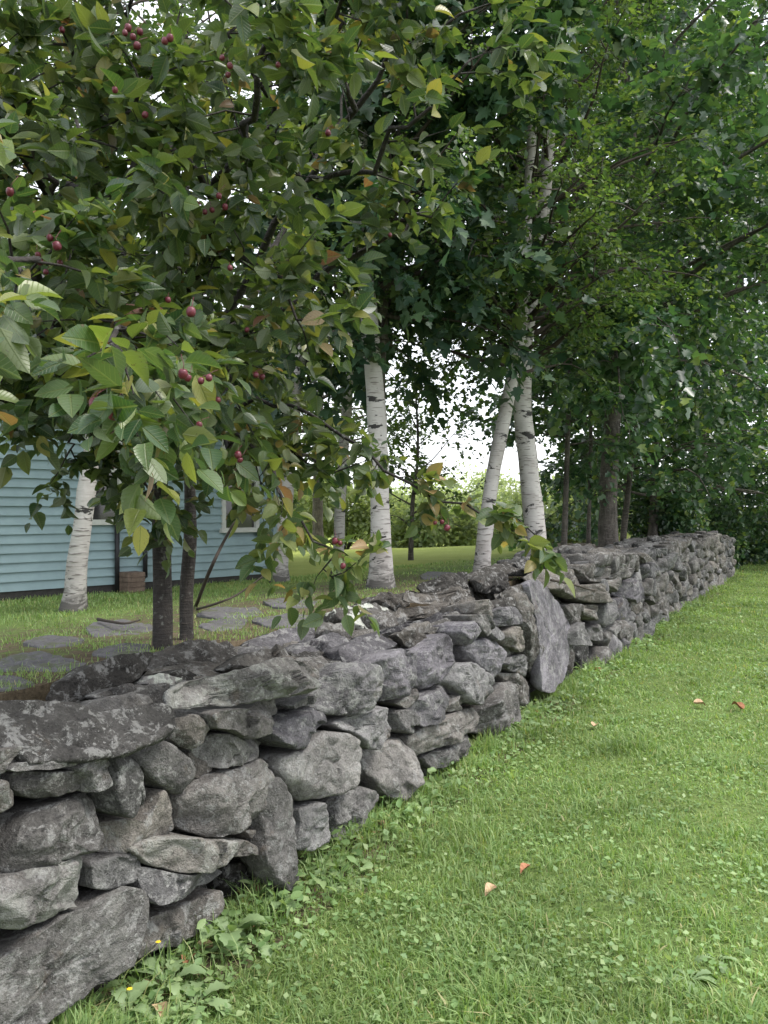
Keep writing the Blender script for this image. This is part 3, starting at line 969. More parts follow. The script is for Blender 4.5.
traced_sz = []        # outlines on the face, (s, z)
for k, (poly, lean, back, depth, tone, rounder, facet, crust, tint, label) in enumerate(ST):
    rs = random.Random(100 + k)
    pb = max(poly, key=lambda p: p[1])
    if lean < .3 and label is None: back += rs.uniform(-.035, .04)
    zb = face_point(pb[0], pb[1], back, 0, 0)[2]
    P3 = np.array([face_point(x, y, back, lean, zb) for x, y in poly])
    if lean < .5 and back < .2:
        traced_sz.append(np.array([[(p[:2] - P0).dot(DW), p[2]] for p in P3]))
    o3 = P3.mean(0)
    vv = ZUP + lean * B3
    vv /= np.linalg.norm(vv)
    nn = np.cross(D3, vv)              # towards the viewer's side of the wall
    P2 = np.stack([(P3 - o3) @ D3, (P3 - o3) @ vv], -1)
    c2 = centroid(P2)
    P2 = c2 + (P2 - c2) * (.965 if lean < .5 else 1.0)
    near = o3[1] < 7.5
    rounder *= .8
    if lean > .36 and k > 0: depth = min(depth, .13)
    V, Fc, c = stone_geom(P2, depth, rs, 96 if near else 44, 24 if near else 11, facet, rounder, .75 if lean > .9 else 1.0, 0 if (lean > .9 or facet <= .1) else None)
    bk = nn if lean < .3 else (-B3 + .10 * ZUP)
    zz = V[:, 2:3]
    W3 = V[:, 0:1] * D3 + V[:, 1:2] * vv + np.maximum(zz, -.02) * nn + np.minimum(zz + .02, 0) * bk
    me = bpy.data.meshes.new('stone')
    me.from_pydata(W3.tolist(), [], Fc)
    me.polygons.foreach_set('use_smooth', np.ones(len(me.polygons), bool))
    set_attrs(me, rs.uniform(0, .68) if tint is None else tint, .5 + (tone - .5) * 1.45 + rs.uniform(-.10, .10), crust)
    o = link('stone', me, M['stone'], wall_root, o3)
    if label: o['label'] = label


def inside(P, q):
    x, y = q
    r = False
    n = len(P)
    for i in range(n):
        a, b = P[i], P[(i + 1) % n]
        if (a[1] > y) != (b[1] > y) and x < (b[0] - a[0]) * (y - a[1]) / (b[1] - a[1]) + a[0]:
            r = not r
    return r


def clip(P, m, nrm):
    out = []
    n = len(P)
    for i in range(n):
        a, b = P[i], P[(i + 1) % n]
        da, db = (a - m).dot(nrm), (b - m).dot(nrm)
        if da <= 0: out.append(a)
        if da * db < 0: out.append(a + (b - a) * da / (da - db))
    return out


def voronoi(pts, ax, box):
    """cells of pts under a stretched metric"""
    S = np.array([1.0, ax])
    Q = pts * S
    cells = []
    x0, x1, y0, y1 = box
    for i, q in enumerate(Q):
        d = np.linalg.norm(Q - q, axis=1)
        idx = np.argsort(d)[1:16]
        P = [np.array(v, float) * S for v in ((x0, y0), (x1, y0), (x1, y1), (x0, y1))]
        for j in idx:
            P = clip(P, (q + Q[j]) / 2, Q[j] - q)
            if len(P) < 3: break
        cells.append(np.array(P) / S if len(P) >= 3 else None)
    return cells


def wall_top(s):
    return 1.06 + .05 * math.sin(s * 1.3) + .03 * math.sin(s * 3.1 + 1) - .10 * max(0, (s - 14) / 6)


filler = {'v': [], 'f': [], 'n': 0, 'rnd': [], 'tone': []}
S_END = 19.7


def add_fill(V, Fc, rv, tone):
    b = filler['n']
    filler['v'].append(V)
    filler['f'] += [tuple(i + b for i in f) for f in Fc]
    filler['n'] += len(V)
    filler['rnd'].append(np.full(len(V), rv)); filler['tone'].append(np.full(len(V), tone))


def gen_face():
    rs = random.Random(5)
    pts = []
    z = 0.02
    row = 0
    while z < 1.12:
        hgt = rs.uniform(.14, .24)
        s = -5.2 + rs.uniform(0, .2)
        while s < S_END + .2:
            wd = rs.uniform(.15, .46)
            pts.append((s + wd / 2, z + hgt * rs.uniform(.0, 1.0)))
            s += wd
        z += hgt
        row += 1
    pts = np.array(pts)
    cells = voronoi(pts, 1.35, (-5.3, S_END, -.12, 1.12))
    cnt = 0
    for p, C in zip(pts, cells):
        if C is None: continue
        if any(inside(T, p) for T in traced_sz): continue
        c = centroid(C)
        s = c[0]
        top = wall_top(s)
        if c[1] > top + .02: continue
        C = C.copy()
        C[:, 1] = np.minimum(C[:, 1], top + .04)
        near_traced = -1.6 < s < 5.6
        shrink = .94
        C = c + (C - c) * shrink + np.array([[rs.uniform(-.015, .015), rs.uniform(-.015, .015)] for _ in C])
        if abs(poly_area(C)) < .003: continue
        back = rs.uniform(-.05, .06)
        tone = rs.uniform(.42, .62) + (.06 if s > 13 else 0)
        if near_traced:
            back += .19; tone = rs.uniform(.06, .16)  # recessed filler toned very dark, crevice shadow put into its colour
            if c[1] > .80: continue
        if c[1] > .92 and s > 5: tone -= .08
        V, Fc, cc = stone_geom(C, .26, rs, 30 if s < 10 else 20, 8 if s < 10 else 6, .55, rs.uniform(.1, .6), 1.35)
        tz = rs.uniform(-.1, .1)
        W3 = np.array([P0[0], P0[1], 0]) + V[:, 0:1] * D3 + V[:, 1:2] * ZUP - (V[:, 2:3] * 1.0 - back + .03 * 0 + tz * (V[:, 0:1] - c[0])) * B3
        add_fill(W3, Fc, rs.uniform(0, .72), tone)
        cnt += 1
    return cnt


gen_face()


def gen_top():
    """flat cap stones lying over the core"""
    rs = random.Random(9)
    s = -5.2
    while s < S_END:
        step = rs.uniform(.22, .42)
        near = s < 5.4
        for w0 in ((.36, .60, .84) if near else (.12, .38, .64, .88)):
            cs, cw = s + rs.uniform(-.08, .08), w0 + rs.uniform(-.05, .05)
            a, b = rs.uniform(.17, .30), rs.uniform(.11, .19)
            n = rs.randint(6, 8)
            ph = rs.uniform(0, 6)
            C = np.array([[math.cos(6.283 * k / n + ph) * a * rs.uniform(.75, 1.15), math.sin(6.283 * k / n + ph) * b * rs.uniform(.75, 1.15)] for k in range(n)])
            V, Fc, cc = stone_geom(C, rs.uniform(.08, .16), rs, 24, 6, .2, .3, 1.1)
            z = (wall_top(cs) - (.30 if w0 < .4 else .23) if near else wall_top(cs) + .02) + rs.uniform(-.04, .05) - (.05 if w0 > .7 else 0)
            tx, ty = rs.uniform(-.16, .16), rs.uniform(-.16, .16)
            if cs > S_END - .2: continue
            W3 = np.array([P0[0], P0[1], 0]) + (V[:, 0:1] + cs) * D3 + (V[:, 1:2] + cw) * B3 + (V[:, 2:3] + z + tx * V[:, 0:1] + ty * V[:, 1:2]) * ZUP
            # winding: D3 x B3 = +Z
            add_fill(W3, Fc, rs.uniform(0, .72), rs.uniform(.22, .42))
        s += step
    # rough end of the wall
    for k in range(40):
        w = rs.uniform(.05, .85); z = rs.uniform(.05, .95)
        n = 7
        C = np.array([[math.cos(6.283 * k / n) * rs.uniform(.08, .14), math.sin(6.283 * k / n) * rs.uniform(.06, .11)] for k in range(n)])
        V, Fc, cc = stone_geom(C, .3, rs, 20, 6, .3, .4)
        W3 = np.array([P0[0], P0[1], 0]) + (V[:, 0:1] + w) * B3 + (V[:, 1:2] + z) * ZUP + (V[:, 2:3] + S_END + .04) * D3
        add_fill(W3, Fc, rs.uniform(0, .7), rs.uniform(.45, .65))


gen_top()
V = np.concatenate(filler['v'])
me = bpy.data.meshes.new('small_stones')
me.from_pydata((V - np.array(wall_root.location)).tolist(), [], filler['f'])
me.polygons.foreach_set('use_smooth', np.ones(len(me.polygons), bool))
set_attrs(me, np.concatenate(filler['rnd']), np.concatenate(filler['tone']), 0)
o = link('small_stones', me, M['stone'], wall_root, wall_root.location)
o['kind'] = 'stuff'
# rubble heart, toned near black to paint the shadow in the gaps
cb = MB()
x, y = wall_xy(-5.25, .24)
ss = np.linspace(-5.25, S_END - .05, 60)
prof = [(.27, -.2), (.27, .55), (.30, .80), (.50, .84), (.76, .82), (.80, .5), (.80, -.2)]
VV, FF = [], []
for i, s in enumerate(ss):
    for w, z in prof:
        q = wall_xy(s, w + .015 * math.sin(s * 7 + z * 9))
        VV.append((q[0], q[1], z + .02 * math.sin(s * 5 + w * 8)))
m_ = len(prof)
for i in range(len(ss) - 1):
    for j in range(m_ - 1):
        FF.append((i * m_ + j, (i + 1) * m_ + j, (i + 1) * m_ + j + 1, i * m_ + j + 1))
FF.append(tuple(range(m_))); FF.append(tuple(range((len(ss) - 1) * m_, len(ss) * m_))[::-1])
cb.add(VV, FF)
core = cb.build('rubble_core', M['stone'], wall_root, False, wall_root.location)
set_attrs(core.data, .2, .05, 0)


# ------------------------------------------------------------------ house
HA = at(0, 600, 8.5)[:2]
HB = at(277, 580, 11.2)[:2]
HU = (HB - HA) / np.linalg.norm(HB - HA)
HN = np.array([HU[1], -HU[0]])
HLEN = np.linalg.norm(HB - HA)
H3 = lambda u, o, z: np.array([HA[0] + HU[0] * u + HN[0] * o, HA[1] + HU[1] * u + HN[1] * o, z])


def on_house(px, py):
    r = np.array([(px - 384) / F, 1.0])
    t = np.dot(HN, HA) / np.dot(HN, r)
    p = r * t
    return (p - HA).dot(HU), CAM_H - (py - 512) / F * t


M['siding'] = plain('blue_clapboard', (.235, .325, .34), .55, .10, 3)
M['trim'] = plain('cream_trim', (.48, .49, .45), .6, .08)
M['roof'] = plain('asphalt_shingles', (.07, .068, .068), .9, .3, 40)
M['concrete'] = plain('dark_foundation', (.05, .047, .045), .95, .3)
M['pipe'] = plain('black_pipe', (.018, .018, .02), .45, .1)
M['crate'] = plain('weathered_wood', (.15, .11, .085), .9, .4, 18)


def glass_material():
    m, nt, b, out = new_mat('dark_window_glass')
    n = tex_noise(nt, coords(nt), 2.0, 3, .5)
    nt.links.new(ramp(nt, n, [(.3, (.02, .02, .022)), (.7, (.05, .045, .042))]), b.inputs['Base Color'])
    b.inputs['Roughness'].default_value = .06
    b.inputs['Specular IOR Level'].default_value = .7
    return m


M['glass'] = glass_material()
M['reflection'] = plain('brown_reflection', (.10, .075, .05), .8, .15)  # brown reflection in the upper glass, painted as a plain colour

ZH0, ZEAVE = .78, 3.55
U0 = -6.0
house = empty('clapboard_house', H3(HLEN / 2, 0, .6))
tag(house, 'pale blue clapboard house behind the crabapple tree', 'house')
hl = np.array(house.location)
w1a, w1b = on_house(88, 440), on_house(117, 519)
w2a, w2b = on_house(224, 470), on_house(254, 527)
WIN = [(w1a[0], w1b[0], w1b[1], 2.62), (w2a[0], w2b[0], w2b[1], 2.62)]
sb = MB()
rev = .098


def board(u0, u1, z):
    zt = z + rev + .006
    V = [H3(u0, .036, z), H3(u1, .036, z), H3(u1, .004, zt), H3(u0, .004, zt), H3(u0, 0, z), H3(u1, 0, z)]
    sb.add(V, [(0, 1, 2, 3), (4, 5, 1, 0)])


z = ZH0
while z < ZEAVE - .05:
    cuts = sorted([(a, b) for a, b, c, d in WIN if z + rev > c - .04 and z < d + .04])
    u = U0
    for a, b in cuts:
        board(u, a - .04, z); u = b + .04
    board(u, HLEN - .09, z)
    z += rev
# gable side boards
for zz in np.arange(ZH0, ZEAVE - .05, rev):
    V = []
    for (o_, off, h) in ((0, .022, 0), (-7, .022, 0), (-7, .004, rev + .006), (0, .004, rev + .006)):
        V.append(H3(HLEN + off, o_, zz + h))
    sb.add(V, [(0, 1, 2, 3)])
sb.box(H3(U0, -.03, .55), H3(HLEN - .005 - U0, 0, 0) - H3(0, 0, 0), (H3(0, -6.9, 0) - H3(0, 0, 0)), (0, 0, ZEAVE - .56))
sid = sb.build('siding', M['siding'], house, False, hl)
fb = MB()
fb.box(H3(U0, -.02, .3), H3(HLEN - .01 - U0, 0, 0) - H3(0, 0, 0), H3(0, .03, 0) - H3(0, 0, 0), (0, 0, ZH0 - .3))
fb.build('foundation', M['concrete'], house, False, hl)
kb = MB()
kb.box(H3(HLEN - .09, 0, ZH0 - .03), H3(.115, 0, 0) - H3(0, 0, 0), H3(0, .032, 0) - H3(0, 0, 0), (0, 0, ZEAVE - ZH0))
kb.build('corner_board', M['siding'], house, False, hl)
rb = MB()
V = [H3(U0 - .4, .45, ZEAVE - .02), H3(HLEN + .4, .45, ZEAVE - .02), H3(HLEN + .4, -3.5, ZEAVE + 1.75), H3(U0 - .4, -3.5, ZEAVE + 1.75), H3(U0 - .4, -7.45, ZEAVE - .02), H3(HLEN + .4, -7.45, ZEAVE - .02)]
V += [v + np.array([0, 0, .14]) for v in V]
rb.add(V, [(0, 3, 2, 1), (3, 4, 5, 2), (6, 7, 8, 9), (9, 8, 11, 10), (0, 1, 7, 6), (4, 10, 11, 5), (1, 2, 8, 7), (2, 5, 11, 8), (0, 6, 9, 3), (3, 9, 10, 4)])
V = [H3(HLEN - .01, -.03, ZEAVE - .01), H3(HLEN - .01, -6.93, ZEAVE - .01), H3(HLEN - .01, -3.48, ZEAVE + 1.7)]
rb.add(V, [(0, 1, 2)])
rb.build('roof', M['roof'], house, False, hl)
for i, (a, b, c, d) in enumerate(WIN):
    wf = MB()
    t = .055
    e = lambda u, o, z: H3(u, o, z) - H3(0, 0, 0)
    for (uu, zz, du, dz) in ((a - t, c - t, t, d - c + 2 * t), (b, c - t, t, d - c + 2 * t), (a, d, b - a, t), (a, (c + d) / 2 - .02, b - a, .04)):
        wf.box(H3(uu, -.01, zz), e(du, 0, 0), e(0, .055, 0), (0, 0, dz))
    wf.box(H3(a - t - .03, -.01, c - t - .01), e(b - a + 2 * t + .06, 0, 0), e(0, .085, 0), (0, 0, t + .005))
    fr = wf.build('window', M['trim'], house, False, hl)
    g = MB()
    g.box(H3(a - .01, -.02, c - .01), e(b - a + .02, 0, 0), e(0, .018, 0), (0, 0, d - c + .02))
    gl = g.build('pane', M['glass'], None, False, hl)
    gl.parent = fr; gl.location = (0, 0, 0)
    sh = MB()  # thin sheet over the upper pane carries the painted reflection
    sh.box(H3(a + .005, .001, (c + d) / 2 + .03), e(b - a - .01, 0, 0), e(0, .006, 0), (0, 0, (d - c) / 2 - .04))
    sh_ = sh.build('pane_reflection', M['reflection'], None, False, hl)
    sh_.parent = fr; sh_.location = (0, 0, 0)
for (px, y0, y1, hook) in ((114, 522, 592, False), (142, 532, 577, True)):
    u, zt = on_house(px, y0)
    _, zb = on_house(px, y1)
    pb = MB()
    pts = [H3(u, .07, zt), H3(u, .07, (zt + zb) / 2), H3(u, .07, zb)]
    pb.tube(pts, .028, 10)
    if hook:
        u2, _ = on_house(133, y1)
        pb.tube([H3(u, .07, zb + .02), H3(u - .06, .07, zb - .01), H3(u2, .07, zb - .01)], .03, 10)
        pb.tube([H3(u, .07, zt - .03), H3(u, .07, zt + .03)], .04, 10)
    pb.build('pipe', M['pipe'], house, True, hl)
u, zz = on_house(124, 592)
crate = MB()
gz = float(ground_z(*H3(u, .2, 0)[:2]))
for k in range(4):
    crate.box(H3(u - .11, .05, gz + .005 + k * .057), e(.22, 0, 0), e(0, .22, 0), (0, 0, .050))
crate.box(H3(u - .10, .06, gz), e(.20, 0, 0), e(0, .20, 0), (0, 0, .225))
co = crate.build('wooden_box', M['crate'], None, False, H3(u, .1, gz))
tag(co, 'small weathered wooden box at the foot of the blue house wall', 'box')

# ------------------------------------------------------------------ flagstones
FLAGS = [
    ([(0, 664), (12, 660), (52, 666), (44, 672), (0, 672)], 'grey flagstone at the left edge of the photo, nearest the wall slab'),
    ([(8, 661), (38, 656), (72, 660), (92, 664), (70, 672), (45, 672), (20, 668)], 'flat pale flagstone behind the dark block on the wall'),
    ([(22, 646), (40, 640), (86, 639), (80, 645), (45, 649)], 'oval grey flagstone in front of the left birch'),
    ([(-40, 682), (0, 678), (22, 680), (38, 684), (25, 694), (-40, 696)], 'flagstone right behind the near wall slab, half hidden'),
    ([(85, 632), (96, 627), (125, 625), (158, 628), (150, 638), (118, 640), (92, 637)], 'wide flagstone with a dead twig lying on it'),
    ([(90, 656), (112, 648), (150, 646), (152, 655), (120, 660)], 'flagstone just left of the crabapple trunk'),
    ([(195, 617), (215, 610), (255, 608), (268, 614), (225, 621)], 'long flagstone behind the two crabapple trunks'),
    ([(198, 627), (222, 622), (248, 621), (242, 629), (212, 632)], 'rounded flagstone right of the thin crabapple trunk'),
    ([(262, 604), (280, 601), (318, 602), (312, 608), (275, 609)], 'flagstone in the grass below the small birch'),
    ([(250, 622), (290, 615), (325, 617), (318, 625), (270, 629)], 'dark flagstone next to the wall cap stones'),
    ([(420, 577), (428, 574), (465, 574), (470, 580), (424, 581)], 'pale flagstone behind the wall right of the big birch'),
]
for k, (poly, label) in enumerate(FLAGS):
    rs = random.Random(300 + k)
    P3 = np.array([terrace_at(x, y) for x, y in poly])
    c3 = P3.mean(0)
    c3[2] = float(ground_z(c3[0], c3[1]))
    V, Fc, c = stone_geom((P3 - c3)[:, :2], .06, rs, 48, 10, .0, .12, .6, 0)
    V[:, 2] += .012
    me = bpy.data.meshes.new('flagstone')
    me.from_pydata(V.tolist(), [], Fc)
    me.polygons.foreach_set('use_smooth', np.ones(len(me.polygons), bool))
    o = link('flagstone', me, M['flag'], None, c3)
    tag(o, label, 'flagstone', 'flagstones set in the terrace')

# ------------------------------------------------------------------ crabapple tree
TRK_A = [terrace_at(163, 650), at(163, 600, 4.42), at(162, 540, 4.4), at(159, 480, 4.35), at(154, 430, 4.3), at(150, 370, 4.2)]
TRK_B = [terrace_at(187, 640), at(186, 600, 4.76), at(190, 540, 4.72), at(190, 480, 4.68), at(192, 430, 4.62), at(197, 380, 4.55)]
crab = empty('crabapple_tree', TRK_A[0])
tag(crab, 'crabapple tree with two dark trunks, red fruit and low branches over the wall', 'tree')
cl = np.array(crab.location)
for T, r0, r1 in ((TRK_A, .053, .036), (TRK_B, .042, .028)):
    T[0] = np.array(T[0]) - np.array([0, 0, .08])
    tb = MB()
    tb.tube(resample(T, 30), [r0 * 1.25] + list(np.linspace(r0, r1, 29)), 16, True, .18)
    tb.build('trunk', M['crab_bark'], crab, True, cl)
cp = Canopy()
LIMBS = [
    [(158, 470, 4.35), (135, 420, 4.1), (90, 403, 3.7), (20, 396, 3.2), (-90, 392, 2.8)],
    [(152, 400, 4.25), (110, 310, 3.9), (60, 210, 3.4), (0, 120, 3.0), (-40, 60, 2.8)],
    [(152, 385, 4.2), (165, 290, 4.0), (150, 150, 3.6), (130, 30, 3.3), (120, -60, 3.1)],
    [(197, 390, 4.55), (230, 310, 4.3), (300, 190, 3.9), (350, 110, 3.6), (410, 45, 3.4), (478, 8, 3.3)],
    [(197, 390, 4.55), (260, 330, 4.2), (330, 275, 3.9), (395, 235, 3.75), (440, 205, 3.7)],
    [(192, 440, 4.62), (250, 400, 4.2), (315, 420, 3.9), (390, 470, 3.6), (465, 505, 3.45), (535, 535, 3.35)],
    [(160, 460, 4.35), (205, 420, 3.9), (265, 465, 3.5), (305, 530, 3.3), (335, 580, 3.2)],
    [(155, 430, 4.3), (140, 370, 3.6), (120, 325, 2.7), (112, 345, 1.8)],
    [(150, 380, 4.2), (70, 330, 3.3), (30, 270, 2.4), (20, 265, 1.9)],
    [(160, 370, 4.2), (215, 200, 3.3), (255, 90, 2.8), (300, -10, 2.5)],
    [(155, 400, 4.25), (120, 260, 5.0), (70, 110, 5.5), (40, 0, 5.8)],
    [(197, 390, 4.55), (275, 255, 5.2), (330, 140, 5.6), (360, 40, 5.8)],
    [(158, 450, 4.3), (120, 425, 4.0), (85, 425, 3.7), (70, 450, 3.6)],
    [(300, 190, 3.9), (370, 160, 3.4), (430, 100, 3.1), (470, 60, 3.0)],
    [(192, 430, 4.62), (215, 380, 4.4), (240, 420, 4.1), (262, 500, 4.0)],
    [(110, 310, 3.9), (60, 330, 3.4), (10, 360, 3.0)],
    [(165, 290, 4.0), (220, 260, 3.5), (270, 270, 3.1), (300, 320, 2.9)],
    [(160, 420, 4.3), (185, 360, 3.7), (215, 340, 3.2), (235, 390, 2.9)],
    [(156, 440, 4.3), (145, 470, 4.0), (148, 510, 3.85)],
]
LIMBS += [
    [(110, 310, 3.9), (60, 250, 4.2), (20, 150, 4.4), (-30, 60, 4.5)],
    [(165, 290, 4.0), (190, 180, 4.3), (210, 80, 4.4), (215, -30, 4.5)],
    [(150, 150, 3.6), (95, 90, 3.3), (50, 30, 3.1), (20, -30, 3.0)],
    [(300, 190, 3.9), (270, 110, 3.5), (240, 30, 3.2), (230, -40, 3.1)],
    [(192, 430, 4.62), (230, 440, 4.3), (290, 455, 4.1), (340, 470, 4.0)],
    [(155, 430, 4.3), (110, 380, 4.3), (60, 360, 4.2), (10, 350, 4.2)],
    [(350, 110, 3.6), (330, 60, 3.3), (340, 0, 3.1), (350, -40, 3.0)],
    [(60, 200, 3.4), (90, 150, 3.0), (130, 110, 2.7), (160, 70, 2.6)],
    [(60, 210, 3.4), (40, 160, 3.0), (10, 100, 2.7), (-30, 40, 2.6)],
    [(215, 200, 3.3), (170, 150, 2.9), (120, 180, 2.6), (90, 230, 2.5)],
]
cp2 = Canopy()
cp2.wood = cp.wood
CLEAR_WALL[0] = False
for i, L in enumerate(LIMBS):
    path = resample([at(*q) for q in L], 16)
    path[1:-1] += rng.normal(0, .022, (14, 3))
    if i in (5, 6, 14):
        cp2.limb(path, .012, .003, .105, .13 if i == 5 else .22, .003, 2, .09 if i == 5 else .13, .3 if i == 5 else .25, True, .02 if i == 5 else .12, 8)
    else:
        low = np.mean(path[:, 2]) < 2.12
        airy = i in (3, 4, 11, 13)
        cp.limb(path, .026 if i < 12 else .014, .004, .17 if airy else .098, .24 if low else (.26 if airy else .40), .0045, 3 if (low or airy) else 4, .15, .18, True, -.02 if low else .10, 8)
cp.wood.build('branches', M['crab_bark'], crab, True, cl)
cp.crown('crown', M['crab_leaf'], crab, 7, .084, 'ovate', droop=.3, updown=-.22, up=.7, spread=.62)
cp2.crown('leaves', M['pale_leaf'], crab, 6, .085, 'ovate', droop=.3, updown=-.35, up=.7, spread=.55)
CLEAR_WALL[0] = True
# fruit, on the outside of the foliage
CC = np.concatenate([cp.centres, cp2.centres])
cpx = 384 + F * CC[:, 0] / CC[:, 1]
cpy = 512 - F * (CC[:, 2] - CAM_H) / CC[:, 1]
FR = [(40, 262), (50, 238), (46, 272), (60, 263), (57, 246), (38, 255), (62, 30), (125, 33), (133, 37), (140, 32), (137, 46), (165, 41), (128, 28),
      (170, 38), (222, 58), (230, 66), (228, 75), (212, 210), (225, 207), (219, 196), (205, 212), (168, 300), (191, 312), (188, 378), (199, 425), (209, 378),
      (201, 381), (238, 455), (240, 460), (256, 375), (262, 377), (218, 400), (95, 404), (93, 416), (114, 414), (328, 133), (278, 65), (10, 192),
      (340, 543), (335, 541), (435, 523), (442, 522), (447, 528), (390, 235), (115, 90), (145, 115), (343, 566), (230, 268), (247, 330), (183, 374)]
fr_mesh = None
for k, (px, py) in enumerate(FR):
    near = (np.hypot(cpx - px, cpy - py) < 11)
    dd = max(CC[near, 1].min() - .035, 1.6) if near.any() else 3.2
    if fr_mesh is None:
        fb = MB()
        prof = [(0, .0100), (.004, .0122), (.008, .0125), (.0115, .0085), (.013, .0), (.011, -.008), (.0075, -.0118), (.004, -.013), (.002, -.0118)]
        VV, FF = [], []
        for r, zz in prof:
            for j in range(12):
                VV.append((r * math.cos(.5236 * j), r * math.sin(.5236 * j), zz))
        for a in range(len(prof) - 1):
            for j in range(12):
                FF.append((a * 12 + j, (a + 1) * 12 + j, (a + 1) * 12 + (j + 1) % 12, a * 12 + (j + 1) % 12))
        FF.append(tuple(range(96, 108)))
        fb.add(VV, FF)
        fb.tube([(0, 0, .010), (.002, .004, .024), (.004, .03, .046)], .0011, 4)
        first = fb.build('crabapple', M['fruit'], crab, True, (0, 0, 0))
        fr_mesh = first.data
        o = first
    else:
        o = first.copy(); COL.objects.link(o); o.parent = crab
    o.location = Vector(at(px, py, dd)) - Vector(cl)
    s_ = rnd.uniform(.6, .95)
    o.scale = (s_, s_, s_ * rnd.uniform(.95, 1.1))
    o.rotation_euler = (rnd.uniform(-.4, .4), rnd.uniform(-.4, .4), rnd.uniform(-.8, .8))

# bare suckers and sticks
def stick(name, pts, r, label, cat, mat='twig'):
    b = MB()
    p = resample(pts, 12)
    b.tube(p, np.linspace(r, r * .45, 12), 6, True, .15)
    o = b.build(name, M[mat], None, True, p[0])
    return tag(o, label, cat)


stick('bare_branch', [terrace_at(196, 606), at(208, 575, 5.55), at(222, 545, 5.5), at(236, 520, 5.45)], .016, 'straight bare branch propped up beside the thin crabapple trunk', 'branch')
stick('bare_branch', [terrace_at(197, 609), at(215, 604, 5.5), at(240, 593, 5.6), at(275, 567, 5.7)], .010, 'thin curved bare branch arching low over the terrace grass', 'branch')
p = [terrace_at(98, 628), terrace_at(112, 631), terrace_at(126, 633), terrace_at(140, 629)]
stick('dead_twig', [q + np.array([0, 0, .06]) for q in p], .012, 'dark dead twig lying on the wide flagstone', 'twig')
p = [face_point(551, 580, -.02, 0, 0), face_point(575, 585, -.06, 0, 0), face_point(592, 590, -.04, 0, 0), face_point(607, 591, .0, 0, 0)]
stick('dry_stick', p, .012, 'dark dry stick stuck between the wall stones right of the tall slab', 'stick')

# ------------------------------------------------------------------ birches
BG = 'birches on the terrace'


def tp(px, py, Y, dz=0):
    q = at(px, py, Y)
    q[2] = float(ground_z(q[0], q[1])) - .1
    return q


make_tree('birch_tree', 'white birch with dark base standing left of the crabapple trunks', 'tree', BG,
          [tp(72, 608, 7.2), at(78, 560, 7.2), at(86, 500, 7.2), at(93, 440, 7.25), at(100, 300, 7.3), at(105, 100, 7.4), at(110, -150, 7.5)], .098, .05, .5, 1.9, 16, 'diamond', .06, M['birch_leaf'], M['birch'],
          seed=11, nleaf=8, every=.25, sublen=.55, ntw=6, twl=.3)
make_tree('birch_tree', 'slim birch with a black base at the right corner of the blue house', 'tree', BG,
          [tp(280, 588, 10.0), at(283, 540, 10), at(288, 480, 10), at(296, 400, 10), at(310, 250, 10.1), at(315, 100, 10.2), at(315, -150, 10.3)], .10, .045, .5, 2.0, 16, 'diamond', .06, M['birch_leaf'], M['birch'],
          seed=12, nleaf=8, every=.28, sublen=.55, ntw=6, twl=.3)
make_tree('birch_tree', 'thin birch between the slim birch and the thick birch', 'tree', BG,
          [tp(338, 580, 11.5), at(339, 540, 11.5), at(341, 490, 11.5), at(346, 420, 11.5), at(352, 330, 11.5), at(350, 240, 11.5), at(352, 60, 11.5), at(352, -160, 11.5)], .085, .055, .55, 2.0, 14, 'diamond', .06, M['birch_leaf'], M['birch'],
          seed=13, nleaf=8, every=.3, sublen=.55, ntw=6, twl=.3)
make_tree('birch_tree', 'thick white birch standing right behind the lichen topped cap stone', 'tree', BG,
          [tp(381, 595, 8.4), at(381, 550, 8.4), at(379, 480, 8.4), at(376, 400, 8.45), at(368, 300, 8.5), at(362, 200, 8.5), at(358, 50, 8.6), at(350, -200, 8.7)], .124, .06, .5, 1.9, 16, 'diamond', .06, M['birch_leaf'], M['birch'],
          seed=14, nleaf=8, every=.28, sublen=.55, ntw=6, twl=.3)
make_tree('birch_tree', 'leaning white birch, left one of the crossing pair', 'tree', BG,
          [tp(481, 582, 9.3), at(484, 540, 9.3), at(492, 480, 9.35), at(504, 420, 9.45), at(518, 350, 9.55), at(524, 300, 9.6), at(528, 200, 9.6), at(536, 60, 9.6), at(545, -150, 9.6)], .095, .045, .44, 1.7, 34, 'diamond', .075, M['birch_leaf'], M['birch'],
          seed=15, nleaf=8, every=.28, sublen=.6, ntw=6, twl=.32)
make_tree('birch_tree', 'taller birch with black scars, right one of the crossing pair', 'tree', BG,
          [tp(536, 570, 9.9), at(535, 530, 9.9), at(527, 450, 9.9), at(522, 400, 9.9), at(526, 330, 9.95), at(536, 270, 10), at(546, 180, 10), at(552, 60, 10), at(556, -200, 10)], .145, .06, .44, 2.0, 40, 'diamond', .075, M['birch_leaf'], M['birch'],
          seed=16, nleaf=8, every=.28, sublen=.6, ntw=6, twl=.32)

